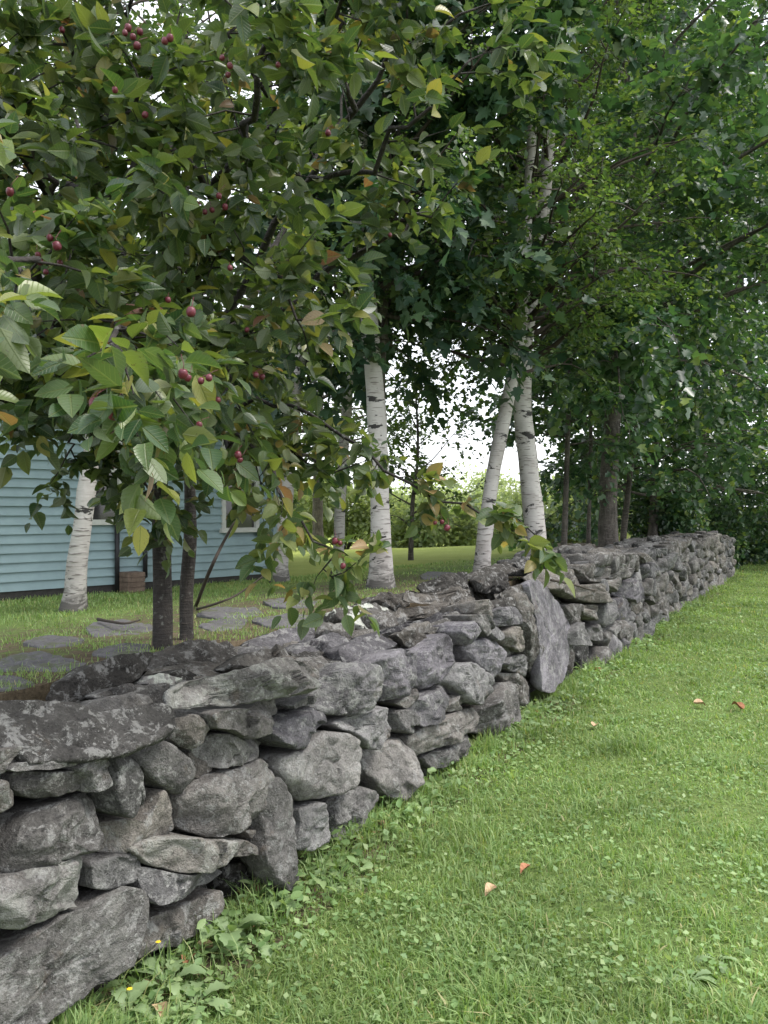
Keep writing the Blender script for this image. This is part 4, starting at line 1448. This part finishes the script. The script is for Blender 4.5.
# ------------------------------------------------------------------ maples and the wood
WG = 'trees of the wood behind the wall'
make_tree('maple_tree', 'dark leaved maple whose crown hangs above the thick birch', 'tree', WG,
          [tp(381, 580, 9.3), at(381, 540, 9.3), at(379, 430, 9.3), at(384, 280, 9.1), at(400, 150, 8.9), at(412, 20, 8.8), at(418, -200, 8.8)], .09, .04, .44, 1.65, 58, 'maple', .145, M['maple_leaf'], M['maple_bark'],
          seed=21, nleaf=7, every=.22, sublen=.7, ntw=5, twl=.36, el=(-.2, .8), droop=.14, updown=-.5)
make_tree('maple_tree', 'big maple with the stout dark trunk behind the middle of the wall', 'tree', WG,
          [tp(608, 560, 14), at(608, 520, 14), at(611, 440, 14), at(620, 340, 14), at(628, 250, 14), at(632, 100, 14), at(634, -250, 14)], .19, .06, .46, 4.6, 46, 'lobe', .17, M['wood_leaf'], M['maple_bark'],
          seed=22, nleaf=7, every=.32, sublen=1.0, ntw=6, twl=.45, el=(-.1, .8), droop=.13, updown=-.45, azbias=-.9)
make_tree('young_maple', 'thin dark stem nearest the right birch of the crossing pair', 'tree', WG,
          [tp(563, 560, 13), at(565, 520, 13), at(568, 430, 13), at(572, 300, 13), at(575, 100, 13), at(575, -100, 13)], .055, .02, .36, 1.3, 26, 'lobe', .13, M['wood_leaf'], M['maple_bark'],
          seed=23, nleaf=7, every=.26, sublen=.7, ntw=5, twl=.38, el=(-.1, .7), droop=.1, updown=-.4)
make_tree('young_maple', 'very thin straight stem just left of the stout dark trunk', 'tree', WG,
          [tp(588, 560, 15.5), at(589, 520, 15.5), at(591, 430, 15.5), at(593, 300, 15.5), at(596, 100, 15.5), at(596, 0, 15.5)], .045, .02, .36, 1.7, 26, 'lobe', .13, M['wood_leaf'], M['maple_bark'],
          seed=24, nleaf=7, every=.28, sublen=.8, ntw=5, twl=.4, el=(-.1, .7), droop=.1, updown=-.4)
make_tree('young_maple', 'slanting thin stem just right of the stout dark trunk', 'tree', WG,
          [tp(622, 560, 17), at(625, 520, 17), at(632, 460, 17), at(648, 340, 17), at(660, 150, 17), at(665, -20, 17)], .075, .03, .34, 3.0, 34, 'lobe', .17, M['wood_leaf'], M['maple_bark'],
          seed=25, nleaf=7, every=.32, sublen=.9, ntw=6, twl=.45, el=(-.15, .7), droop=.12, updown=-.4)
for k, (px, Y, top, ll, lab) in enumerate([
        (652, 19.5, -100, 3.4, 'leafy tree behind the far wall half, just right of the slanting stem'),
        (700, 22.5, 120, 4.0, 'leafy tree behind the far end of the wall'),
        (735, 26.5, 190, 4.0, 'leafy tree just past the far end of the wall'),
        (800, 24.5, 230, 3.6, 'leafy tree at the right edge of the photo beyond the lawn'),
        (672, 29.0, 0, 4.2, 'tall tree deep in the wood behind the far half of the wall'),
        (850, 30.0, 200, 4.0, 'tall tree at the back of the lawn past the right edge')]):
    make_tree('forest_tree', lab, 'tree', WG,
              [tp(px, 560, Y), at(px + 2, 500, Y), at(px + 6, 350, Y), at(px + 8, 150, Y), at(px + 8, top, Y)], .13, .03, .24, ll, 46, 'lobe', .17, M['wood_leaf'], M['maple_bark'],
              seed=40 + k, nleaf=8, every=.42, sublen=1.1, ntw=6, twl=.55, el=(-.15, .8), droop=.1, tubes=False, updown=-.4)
# trees behind the house
for k, (px, Y, top, ll, lab) in enumerate([
        (-60, 18, -420, 4.2, 'tall tree behind the house, leftmost of the row'),
        (60, 20, -380, 4.2, 'tall tree behind the house roof above the left birch'),
        (170, 19, -420, 4.2, 'tall tree behind the house above the crabapple trunks'),
        (262, 17, -420, 3.6, 'tall tree behind the right corner of the house'),
        (318, 27, -380, 3.6, 'tall tree far behind the thin birch')]):
    tree_top = at(px, top, Y)
    make_tree('background_tree', lab, 'tree', 'tall trees behind the house',
              [tp(px, 570, Y), at(px, 450, Y), at(px + 6, 250, Y), at(px + 6, top, Y)], .2, .04, .30, ll, 40, 'wide', .15, M['back_leaf'], M['maple_bark'],
              seed=60 + k, nleaf=5, every=.42, sublen=1.1, ntw=6, twl=.55, el=(0, .8), droop=.08, tubes=False)
make_tree('young_maple', 'young light green tree with a thin trunk alone on the terrace lawn', 'tree', None,
          [tp(411, 575, 15), at(411, 545, 15), at(413, 500, 15), at(418, 450, 15), at(415, 380, 15)], .06, .015, .35, 1.1, 14, 'lobe', .09, M['birch_leaf'], M['maple_bark'],
          seed=71, nleaf=6, every=.3, sublen=.45, ntw=4, twl=.3, el=(.3, .9))


# ------------------------------------------------------------------ bushes
def bush(name, label, group, c, rx, ry, rz, n, size, mat, leaf='wide', seed=1, lobes=9):
    global rng
    old = rng
    rng = np.random.default_rng(seed)
    base = np.array([c[0], c[1], float(ground_z(c[0], c[1]))])
    root = empty(name, base)
    tag(root, label, 'bush', group)
    P, D = [], []
    st_ = MB()
    for k in range(lobes):
        a = rng.uniform(0, 6.28); rr = rng.uniform(.1, .75)
        cc = np.array([math.cos(a) * rx * rr, math.sin(a) * ry * rr, rz * rng.uniform(.25, .75)])
        rad = np.array([rx, ry, rz]) * rng.uniform(.28, .5)
        m = n // lobes
        u = unit(rng.normal(0, 1, (m, 3)))
        p = cc + u * rad * (rng.uniform(.3, 1.08, (m, 1)) ** .5)
        P.append(p); D.append(u * .8 + rng.normal(0, .5, (m, 3)))
        st_.tube(resample([(0, 0, -.05), cc * .5, cc], 5), np.linspace(.03, .01, 5), 5)
    P = np.concatenate(P); D = np.concatenate(D)
    s_, w_ = sw(P[:, 0] + base[0], P[:, 1] + base[1])
    ok = (P[:, 2] > .02) & ((w_ > .4) | (s_ > 20))
    P, D = P[ok], D[ok]
    nn = rng.normal(0, .6, P.shape); nn[:, 2] += 1
    V, Fc = place_leaves(P, D, nn, size * rng.uniform(.6, 1.2, len(P)), leaf)
    st_.build('stems', M['twig'], root, True, (0, 0, 0)).location = (0, 0, 0)
    f = link('foliage', fast_mesh('foliage', V, Fc), mat, root, base)
    rng = old
    return root


k = 0
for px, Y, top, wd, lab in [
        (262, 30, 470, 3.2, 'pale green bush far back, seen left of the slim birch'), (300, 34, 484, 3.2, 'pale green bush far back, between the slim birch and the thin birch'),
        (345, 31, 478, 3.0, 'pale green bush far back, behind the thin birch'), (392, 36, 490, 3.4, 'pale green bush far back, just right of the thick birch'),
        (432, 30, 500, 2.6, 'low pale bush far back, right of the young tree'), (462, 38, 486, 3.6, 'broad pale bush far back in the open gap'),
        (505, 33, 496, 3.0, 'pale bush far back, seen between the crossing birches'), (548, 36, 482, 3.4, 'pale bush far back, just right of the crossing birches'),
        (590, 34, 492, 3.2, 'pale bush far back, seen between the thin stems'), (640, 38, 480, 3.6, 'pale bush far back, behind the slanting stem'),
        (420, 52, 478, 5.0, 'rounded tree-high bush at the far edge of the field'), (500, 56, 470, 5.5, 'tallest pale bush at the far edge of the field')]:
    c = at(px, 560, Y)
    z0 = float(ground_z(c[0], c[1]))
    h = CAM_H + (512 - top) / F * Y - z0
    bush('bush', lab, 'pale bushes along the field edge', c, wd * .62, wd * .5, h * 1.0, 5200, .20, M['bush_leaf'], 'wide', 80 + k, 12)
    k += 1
for px, Y, rx, h, lab in [(745, 25.5, 1.0, 1.0, 'dark shrub at the end of the wall beside the lawn'), (772, 27.5, 1.3, 1.5, 'dark shrub at the right edge where the lawn ends'),
                          (716, 27, 1.6, 1.9, 'dark shrub behind the last stones of the wall'), (690, 24, 1.5, 1.9, 'dark shrub over the far wall top'),
                          (655, 20.5, 1.4, 1.6, 'dark shrub behind the wall under the slanting stem'), (815, 28.5, 1.6, 1.8, 'dark shrub just past the right edge')]:
    c = at(px, 560, Y)
    bush('shrub', lab, 'dark undergrowth shrubs', c, rx, rx, h, 3600, .13, M['wood_leaf'], 'lobe', 80 + k, 9)
    k += 1


def spruce(px, Y, h, r, label, seed):
    global rng
    old = rng
    rng = np.random.default_rng(seed)
    base = tp(px, 560, Y)
    root = empty('spruce_tree', base)
    tag(root, label, 'tree', None)
    b = MB(); b.tube([base, base + np.array([0, 0, h * .5]), base + np.array([0, 0, h])], [.09, .06, .01], 8)
    b.build('trunk', M['maple_bark'], root, True, base)
    P, D, L = [], [], []
    for z in np.arange(.25, h, .22):
        rad = r * (1 - z / h) ** .8
        for j in range(9):
            a = rng.uniform(0, 6.28)
            d = np.array([math.cos(a), math.sin(a), -.12 + .3 * z / h])
            for q in np.linspace(.15, 1, 5):
                for sgn in (-1, 0, 1):
                    dd = d + sgn * .7 * np.array([-d[1], d[0], 0])
                    P.append(base + np.array([0, 0, z]) + d * rad * q * .9); D.append(dd + rng.normal(0, .1, 3)); L.append(.28 * rad / r + .12)
    V, Fc = spray(np.array(P), np.array(D), np.array(L), 7, .10, 'diamond', droop=.2, side=.8)
    link('crown', fast_mesh('crown', V - base, Fc), M['spruce'], root, base)
    rng = old


spruce(742, 28.5, 3.6, 1.5, 'small dark spruce past the far end of the wall', 5)

# ------------------------------------------------------------------ grass
def blades(XY, h, wdt, lean=.5):
    n = len(XY)
    z = ground_z(XY[:, 0], XY[:, 1])
    a = rng.uniform(0, 6.283, n)
    side = np.stack([np.cos(a), np.sin(a), np.zeros(n)], -1)
    fwd = np.stack([-np.sin(a), np.cos(a), np.zeros(n)], -1)
    ln = rng.normal(0, lean, n)[:, None]
    B = np.stack([XY[:, 0], XY[:, 1], z - .005], -1)
    up = np.array([0, 0, 1.])
    h = h[:, None]; wd = wdt[:, None]
    m = B + up * h * .55 + fwd * h * ln * .35
    t = B + up * h * (1 - .25 * np.abs(np.clip(ln, -1, 1))) + fwd * h * ln
    V = np.stack([B - side * wd * .5, B + side * wd * .5, m - side * wd * .42, m + side * wd * .42, t], 1).reshape(-1, 3)
    i = (np.arange(n) * 5)[:, None]
    Fc = np.concatenate([i + np.array([0, 1, 3]), i + np.array([0, 3, 2]), i + np.array([2, 3, 4])], 0)
    return V, Fc


def sample_lawn(n, ymin, ymax, power, wmax=.07):
    out = []
    tot = 0
    while tot < n:
        m = n
        u = rng.uniform(0, 1, m)
        # density ~ d^-power over an annulus (area element ~ d)
        e = 2 - power
        d = (ymin ** e + u * (ymax ** e - ymin ** e)) ** (1 / e) if abs(e) > 1e-3 else ymin * (ymax / ymin) ** u
        th = rng.uniform(-.85, .78, m)
        x, y = d * np.sin(th), d * np.cos(th)
        s, w = sw(x, y)
        ok = (w < wmax) & (s < 40)
        out.append(np.stack([x[ok], y[ok]], -1)); tot += ok.sum()
    return np.concatenate(out)[:n]


def pn(XY, sc, off=0):
    return np.array([mnoise.noise(Vector((x * sc + off, y * sc, 3.3))) for x, y in XY])


XY = sample_lawn(310000, 2.0, 30, 1.55)
d = np.linalg.norm(XY, axis=1)
v = .5 * np.sin(XY[:, 0] * 2.3 + 1.3 * np.sin(XY[:, 1] * 1.7)) + .5 * np.sin(XY[:, 1] * 3.1 + XY[:, 0] * 1.9)
h = .031 * rng.uniform(.4, 1.6, len(XY)) * (1 + .22 * v)
s_, w_ = sw(XY[:, 0], XY[:, 1])
h *= 1 + .9 * np.exp(-(w_ / .25) ** 2)
tuft = np.clip(pn(XY, 5.0), 0, 1) + np.clip(pn(XY, 1.3, 40), 0, 1)
h *= .7 + 1.5 * tuft
thin = np.clip(pn(XY, 1.1, 90) * 1.6 - .25, 0, 1) + np.clip(pn(XY, 3.5, 60) * 1.5 - .35, 0, 1)
thin = np.maximum(thin, np.exp(-((XY[:, 0] - 1.62) / .16) ** 2 - ((XY[:, 1] - 3.0) / .45) ** 2))
keep = rng.uniform(0, 1, len(XY)) > .75 * thin
XY, d, h = XY[keep], d[keep], h[keep]
wd = .0042 * rng.uniform(.5, 1.5, len(XY)) * (1 + .8 * (rng.uniform(0, 1, len(XY)) > .85)) * np.maximum(1, d / 4.0) ** .85
Vg, Fg = blades(XY, h, wd, .95)
o = link('lawn_grass', fast_mesh('lawn_grass', Vg, Fg), M['grass'])
tag(o, 'short mown green grass of the lawn in front of the wall', 'grass', kind='stuff')

# terrace grass
n = 120000
th = rng.uniform(-.62, .25, n); dd = 3.3 * (24 / 3.3) ** rng.uniform(0, 1, n)
XY = np.stack([dd * np.sin(th), dd * np.cos(th)], -1)
s_, w_ = sw(XY[:, 0], XY[:, 1])
hu = (XY - HA) @ HU; ho = (XY - HA) @ HN
patch = .5 + .5 * np.sin(XY[:, 0] * 4.1 + 1.7 * np.sin(XY[:, 1] * 2.9)) * np.sin(XY[:, 1] * 3.7 + XY[:, 0])
dens = np.where(w_ < 3.4, np.where(patch > .56, .65, .10), 1.0)
ok = (w_ > .84) & (ho > .03) & (rng.uniform(0, 1, n) < dens) & (s_ < 22)
XY = XY[ok]; dd = dd[ok]; w_ = w_[ok]
h = .038 * rng.uniform(.5, 1.5, len(XY)) * np.where(w_ < 3.4, .8, 1.0)
Vg, Fg = blades(XY, h, .004 * np.maximum(1, dd / 4.5), .7)
o = link('terrace_grass', fast_mesh('terrace_grass', Vg, Fg), M['grass'])
tag(o, 'patchy green grass growing between the flagstones of the terrace', 'grass', kind='stuff')

# dry bits along the foot of the wall
n = 900
s1 = rng.uniform(-2.6, 14, n); w1 = -np.abs(rng.normal(0, .07, n)) + .05
XY = np.stack([P0[0] + DW[0] * s1 + BW[0] * w1, P0[1] + DW[1] * s1 + BW[1] * w1], -1)
P = np.column_stack([XY, ground_z(XY[:, 0], XY[:, 1]) + rng.uniform(.006, .03, n)])
D = rng.normal(0, 1, P.shape); D[:, 2] *= .25
nn = rng.normal(0, .4, P.shape); nn[:, 2] += 1
Vc, Fc = place_leaves(P, D, nn, rng.uniform(.015, .05, n), 'ovate')
o = link('leaf_litter', fast_mesh('leaf_litter', Vc, Fc), M['litter'])
tag(o, 'brown dry leaf bits along the foot of the stone wall', 'leaf litter', kind='stuff')

# uncut grass against the foot of the wall
n = 9000
s1 = rng.uniform(-2.6, 16, n); w1 = -np.abs(rng.normal(0, .10, n)) + .06
XY = np.stack([P0[0] + DW[0] * s1 + BW[0] * w1, P0[1] + DW[1] * s1 + BW[1] * w1], -1)
keep = pn(np.stack([s1, w1], -1), 1.4, 17) > rng.uniform(-.5, .6, n)
XY = XY[keep]
Vg, Fg = blades(XY, rng.uniform(.06, .17, len(XY)), rng.uniform(.003, .006, len(XY)), .8)
o = link('uncut_grass', fast_mesh('uncut_grass', Vg, Fg), M['grass'])
tag(o, 'longer uncut grass blades against the foot of the stone wall', 'grass', kind='stuff')

# clover and other small leaves in the lawn
XY = sample_lawn(34000, 2.0, 16, 1.6)
d = np.linalg.norm(XY, axis=1)
v = .5 + .5 * np.sin(XY[:, 0] * 3.3 + 2 * np.sin(XY[:, 1] * 2.1)) * np.sin(XY[:, 1] * 2.7 - XY[:, 0] * 1.1)
s_, w_ = sw(XY[:, 0], XY[:, 1])
ok = rng.uniform(0, 1, len(XY)) < .18 + .6 * (v > .62) + .7 * np.exp(-(w_ / .3) ** 2)
XY = XY[ok]; d = d[ok]; w_ = w_[ok]
z = ground_z(XY[:, 0], XY[:, 1]) + rng.uniform(.015, .04, len(XY))
P = np.column_stack([XY, z])
D = rng.normal(0, 1, P.shape); D[:, 2] = rng.uniform(-.1, .5, len(P))
nn = rng.normal(0, .35, P.shape); nn[:, 2] += 1
Vc, Fc = place_leaves(P, D, nn, rng.uniform(.012, .034, len(P)) * np.maximum(1, d / 5) ** .5 * (1 + .5 * np.exp(-(w_ / .25) ** 2)), 'wide')
o = link('clover', fast_mesh('clover', Vc, Fc), M['weed'])
tag(o, 'small clover leaves scattered through the lawn', 'ground cover', kind='stuff')


# tangle of low weeds along the foot of the wall
n = 3600
s1 = rng.uniform(-2.6, 12, n); w1 = -np.abs(rng.normal(0, .16, n)) + .05
keep = pn(np.stack([s1, w1 * 2], -1), 1.9, 7) > rng.uniform(-.3, .6, n)
s1, w1 = s1[keep], w1[keep]
X_ = P0[0] + DW[0] * s1 + BW[0] * w1; Y_ = P0[1] + DW[1] * s1 + BW[1] * w1
P = np.column_stack([X_, Y_, rng.uniform(.02, .10, len(X_)) * np.exp(w1 / .5)])
D = rng.normal(0, 1, P.shape); D[:, 2] = rng.uniform(-.1, .9, len(P))
nn = rng.normal(0, .5, P.shape); nn[:, 2] += 1
Vc, Fc = place_leaves(P, D, nn, rng.uniform(.025, .062, len(P)), 'ovate')
o = link('wall_foot_weeds', fast_mesh('wall_foot_weeds', Vc, Fc, True), M['weed'])
tag(o, 'low tangle of small leafy weeds along the foot of the stone wall', 'ground cover', kind='stuff')


# broadleaf weeds
def weed(x, y, nl, ln, label, flower=0, erect=.5, seed=1, z=None):
    r = np.random.default_rng(seed)
    base = np.array([x, y, float(ground_z(x, y)) if z is None else z])
    root = empty('weed_plant', base)
    tag(root, label, 'weed', 'broadleaf weeds along the foot of the wall')
    V, Fc, n0 = [], [], 0
    for k in range(nl):
        a = k * 2.4 + r.uniform(-.4, .4)
        e0 = erect * r.uniform(.5, 1.5)
        L = ln * r.uniform(.65, 1.15)
        d = np.array([math.cos(a), math.sin(a), 0])
        sd = np.array([-d[1], d[0], 0])
        p = np.array([0, 0, .01]) + d * .01
        e_ = e0
        wmax = L * r.uniform(.15, .24)
        prev = None
        for t, wf in ((0, .12), (.18, .2), (.28, .5), (.36, .38), (.46, .82), (.53, .66), (.63, 1.05), (.70, .8), (.79, .9), (.86, .55), (.93, .45), (1.0, .02)):
            if t > 0:
                p = p + (d * math.cos(e_) + ZUP * math.sin(e_)) * L * (t - tprev)
                e_ -= .16
            tprev = t
            ww = wmax * wf
            up = -d * math.sin(e_) + ZUP * math.cos(e_)
            wob = r.uniform(-.08, .08) * ww
            V += [p - sd * ww + up * ww * .25 + up * wob, p, p + sd * ww + up * ww * .25 - up * wob]
            cur = n0; n0 += 3
            if prev is not None:
                Fc += [(prev, prev + 1, cur + 1), (prev, cur + 1, cur), (prev + 1, prev + 2, cur + 2), (prev + 1, cur + 2, cur + 1)]
            prev = cur
    link('leaves', fast_mesh('leaves', np.array(V), np.array(Fc), True), M['weed'], root, base)
    for k in range(flower):
        b = MB()
        a = r.uniform(0, 6.28)
        tip = np.array([math.cos(a) * .03, math.sin(a) * .03, ln * 1.0])
        c = Canopy
        ring = [(.0, .004)]
        VV, FF = [tuple(tip + np.array([0, 0, .004]))], []
        m = 14
        for j in range(m):
            q = 6.283 * j / m
            rr = .011 if j % 2 else .007
            VV.append(tuple(tip + np.array([math.cos(q) * rr, math.sin(q) * rr, .002])))
        for j in range(m):
            FF.append((0, 1 + j, 1 + (j + 1) % m))
        b.add(VV, FF)
        sb_ = MB(); sb_.tube([(0, 0, 0), tip * .6, tip], .0012, 5)
        sb_.build('stem', M['weed'], root, True, (0, 0, 0)).location = (0, 0, 0)
        f = b.build('flower', M['yellow'], root, True, (0, 0, 0))
        f.location = (0, 0, 0)
    return root


def gp(px, py):
    q = ground_at(px, py)
    return q[0], q[1]


WD = [
    (205, 935, 9, .17, 0, .9, 'tall leafy weed in front of the low dark stones near the tilted slab'),
    (160, 985, 11, .16, 1, .7, 'bushy weed with a yellow flower beside the big tilted slab'),
    (100, 1008, 8, .11, 1, .8, 'small weed with a yellow flower at the lower edge of the tilted slab'),
    (195, 1005, 8, .15, 0, .4, 'broad leaved weed in the grass right of the yellow flowered weed'),
    (250, 945, 7, .12, 0, .5, 'weed in the grass below the narrow pointed slab'),
    (268, 905, 7, .11, 0, .8, 'weed at the very foot of the narrow pointed slab'),
    (318, 868, 9, .14, 0, .5, 'spreading weed in front of the squarish stone below the pale boulder'),
    (372, 838, 6, .10, 0, .6, 'weed beside a rusty leaf at the wall foot'),
    (345, 885, 10, .16, 0, .2, 'flat long leaved weed rosette lying in the lawn'),
    (418, 800, 8, .12, 0, .6, 'weed at the wall foot below the tall grey stone'),
    (440, 780, 8, .13, 0, .5, 'weed at the wall foot left of the long sloping stone'),
    (470, 760, 7, .12, 0, .6, 'weed at the wall foot under the long sloping stone'),
    (505, 735, 7, .12, 0, .6, 'weed at the wall foot left of the tall upright slab'),
    (535, 710, 8, .14, 0, .6, 'pale weed at the foot of the tall upright slab'),
    (590, 668, 7, .14, 0, .6, 'weed at the wall foot just past the tall upright slab'),
    (625, 645, 7, .16, 0, .6, 'weed at the wall foot below the purple block'),
    (690, 985, 9, .12, 0, .35, 'pale broad leaved weed at the bottom right of the lawn'),
    (718, 965, 6, .08, 0, .35, 'small pale weed next to the weed at the bottom right'),
    (515, 1000, 7, .07, 0, .4, 'small weed in the lawn at the bottom centre'),
    (620, 900, 6, .08, 0, .3, 'small weed in the middle of the lawn'),
]
for k, (px, py, nl, ln, fl, er, lab) in enumerate(WD):
    x, y = gp(px, py)
    s, w = sw(x, y)
    if w > -.06:
        x, y = wall_xy(s, -.07)
    weed(x, y, nl, ln, lab, fl, er, 500 + k)


# fallen leaves
def fallen(px, py, size, mat, label, seed, zoff=.035):
    r = random.Random(seed)
    q = ground_at(px, py)
    s, w = sw(q[0], q[1])
    if w > -.03:
        x, y = wall_xy(s, -.05); q = np.array([x, y, 0])
    T, Fc = LEAF['ovate']
    V = T.copy()
    V[:, 1] -= .5
    V[:, 2] = V[:, 2] * 1.6 + .22 * (V[:, 0] ** 2) * 4 + .1 * np.sin(V[:, 1] * 6)
    V = V * size
    V2 = np.vstack([V, V - np.array([0, 0, .0006])])
    n = len(V)
    F2 = [tuple(f) for f in Fc] + [tuple(i + n for i in reversed(f)) for f in Fc]
    me = bpy.data.meshes.new('fallen_leaf')
    me.from_pydata(V2.tolist(), [], F2)
    o = link('fallen_leaf', me, M[mat], None, (q[0], q[1], float(ground_z(q[0], q[1])) + zoff))
    o.rotation_euler = (r.uniform(-.25, .25), r.uniform(-.25, .25), r.uniform(0, 6.28))
    tag(o, label, 'leaf', 'dry leaves fallen on the lawn')


fallen(700, 709, .115, 'tan_leaf', 'tan fallen leaf, left one of two lying far out on the lawn', 1, .05)
fallen(738, 711, .13, 'dead_leaf', 'rusty fallen leaf, right one of two lying far out on the lawn', 2, .05)
fallen(525, 876, .07, 'dead_leaf', 'small rusty leaf in the middle of the lawn, above the tan one', 3)
fallen(490, 898, .075, 'tan_leaf', 'small tan leaf in the middle of the lawn', 4)
fallen(175, 946, .09, 'tan_leaf', 'pale curled dry leaf at the foot of the lower sloping stone', 5)
fallen(172, 962, .085, 'dead_leaf', 'dark rusty leaf in the weeds beside the tilted slab', 6)
fallen(372, 829, .09, 'tan_leaf', 'orange tan leaf at the wall foot below the tall grey stone', 7)
fallen(352, 846, .085, 'dead_leaf', 'rusty leaf at the wall foot under the angular stone', 8)
fallen(583, 674, .16, 'dead_leaf', 'rusty leaf at the foot of the wall right of the tall upright slab', 9)
fallen(160, 1018, .08, 'tan_leaf', 'tan dry leaf at the bottom edge of the photo', 10)
fallen(595, 730, .09, 'tan_leaf', 'light dry leaf on the lawn out from the tall upright slab', 11)

# ------------------------------------------------------------------ sky, sun, camera
SUN_EL, SUN_AZ = R(58), R(100)      # azimuth clockwise from +Y
w = bpy.data.worlds.new('World')
scene.world = w
w.use_nodes = True
nt = w.node_tree
bg = nt.nodes['Background']
sky = nt.nodes.new('ShaderNodeTexSky')
sky.sky_type = 'NISHITA'
sky.sun_disc = False
sky.sun_elevation = SUN_EL
sky.sun_rotation = SUN_AZ
sky.dust_density = 4.0
sky.air_density = 1.0
cloud = mix(nt, .70, sky.outputs[0], (9.0, 9.2, 9.6))
nt.links.new(cloud, bg.inputs['Color'])
bg.inputs['Strength'].default_value = .105
sun = bpy.data.lights.new('sun', 'SUN')
sun.energy = 1.4
sun.angle = R(18)
sun.color = (1, .96, .90)
so = bpy.data.objects.new('sun', sun)
COL.objects.link(so)
dirv = Vector((math.sin(SUN_AZ) * math.cos(SUN_EL), math.cos(SUN_AZ) * math.cos(SUN_EL), math.sin(SUN_EL)))
so.rotation_euler = dirv.to_track_quat('Z', 'Y').to_euler()
so.location = (8, -6, 12)

cam = bpy.data.cameras.new('camera')
cam.sensor_fit = 'VERTICAL'
cam.sensor_height = 36
cam.lens = 36 * F / 1024
cam.clip_start = .05
cam.clip_end = 2000
cobj = bpy.data.objects.new('camera', cam)
COL.objects.link(cobj)
cobj.location = (0, 0, CAM_H)
cobj.rotation_euler = (R(90), 0, 0)
scene.camera = cobj

vs = scene.view_settings
vs.view_transform = 'Standard'
vs.look = 'None'
vs.exposure = 1.4
vs.gamma = 1
vs.use_curve_mapping = False
scene.cycles.max_bounces = 8
scene.cycles.transparent_max_bounces = 4
scene.cycles.use_denoising = True
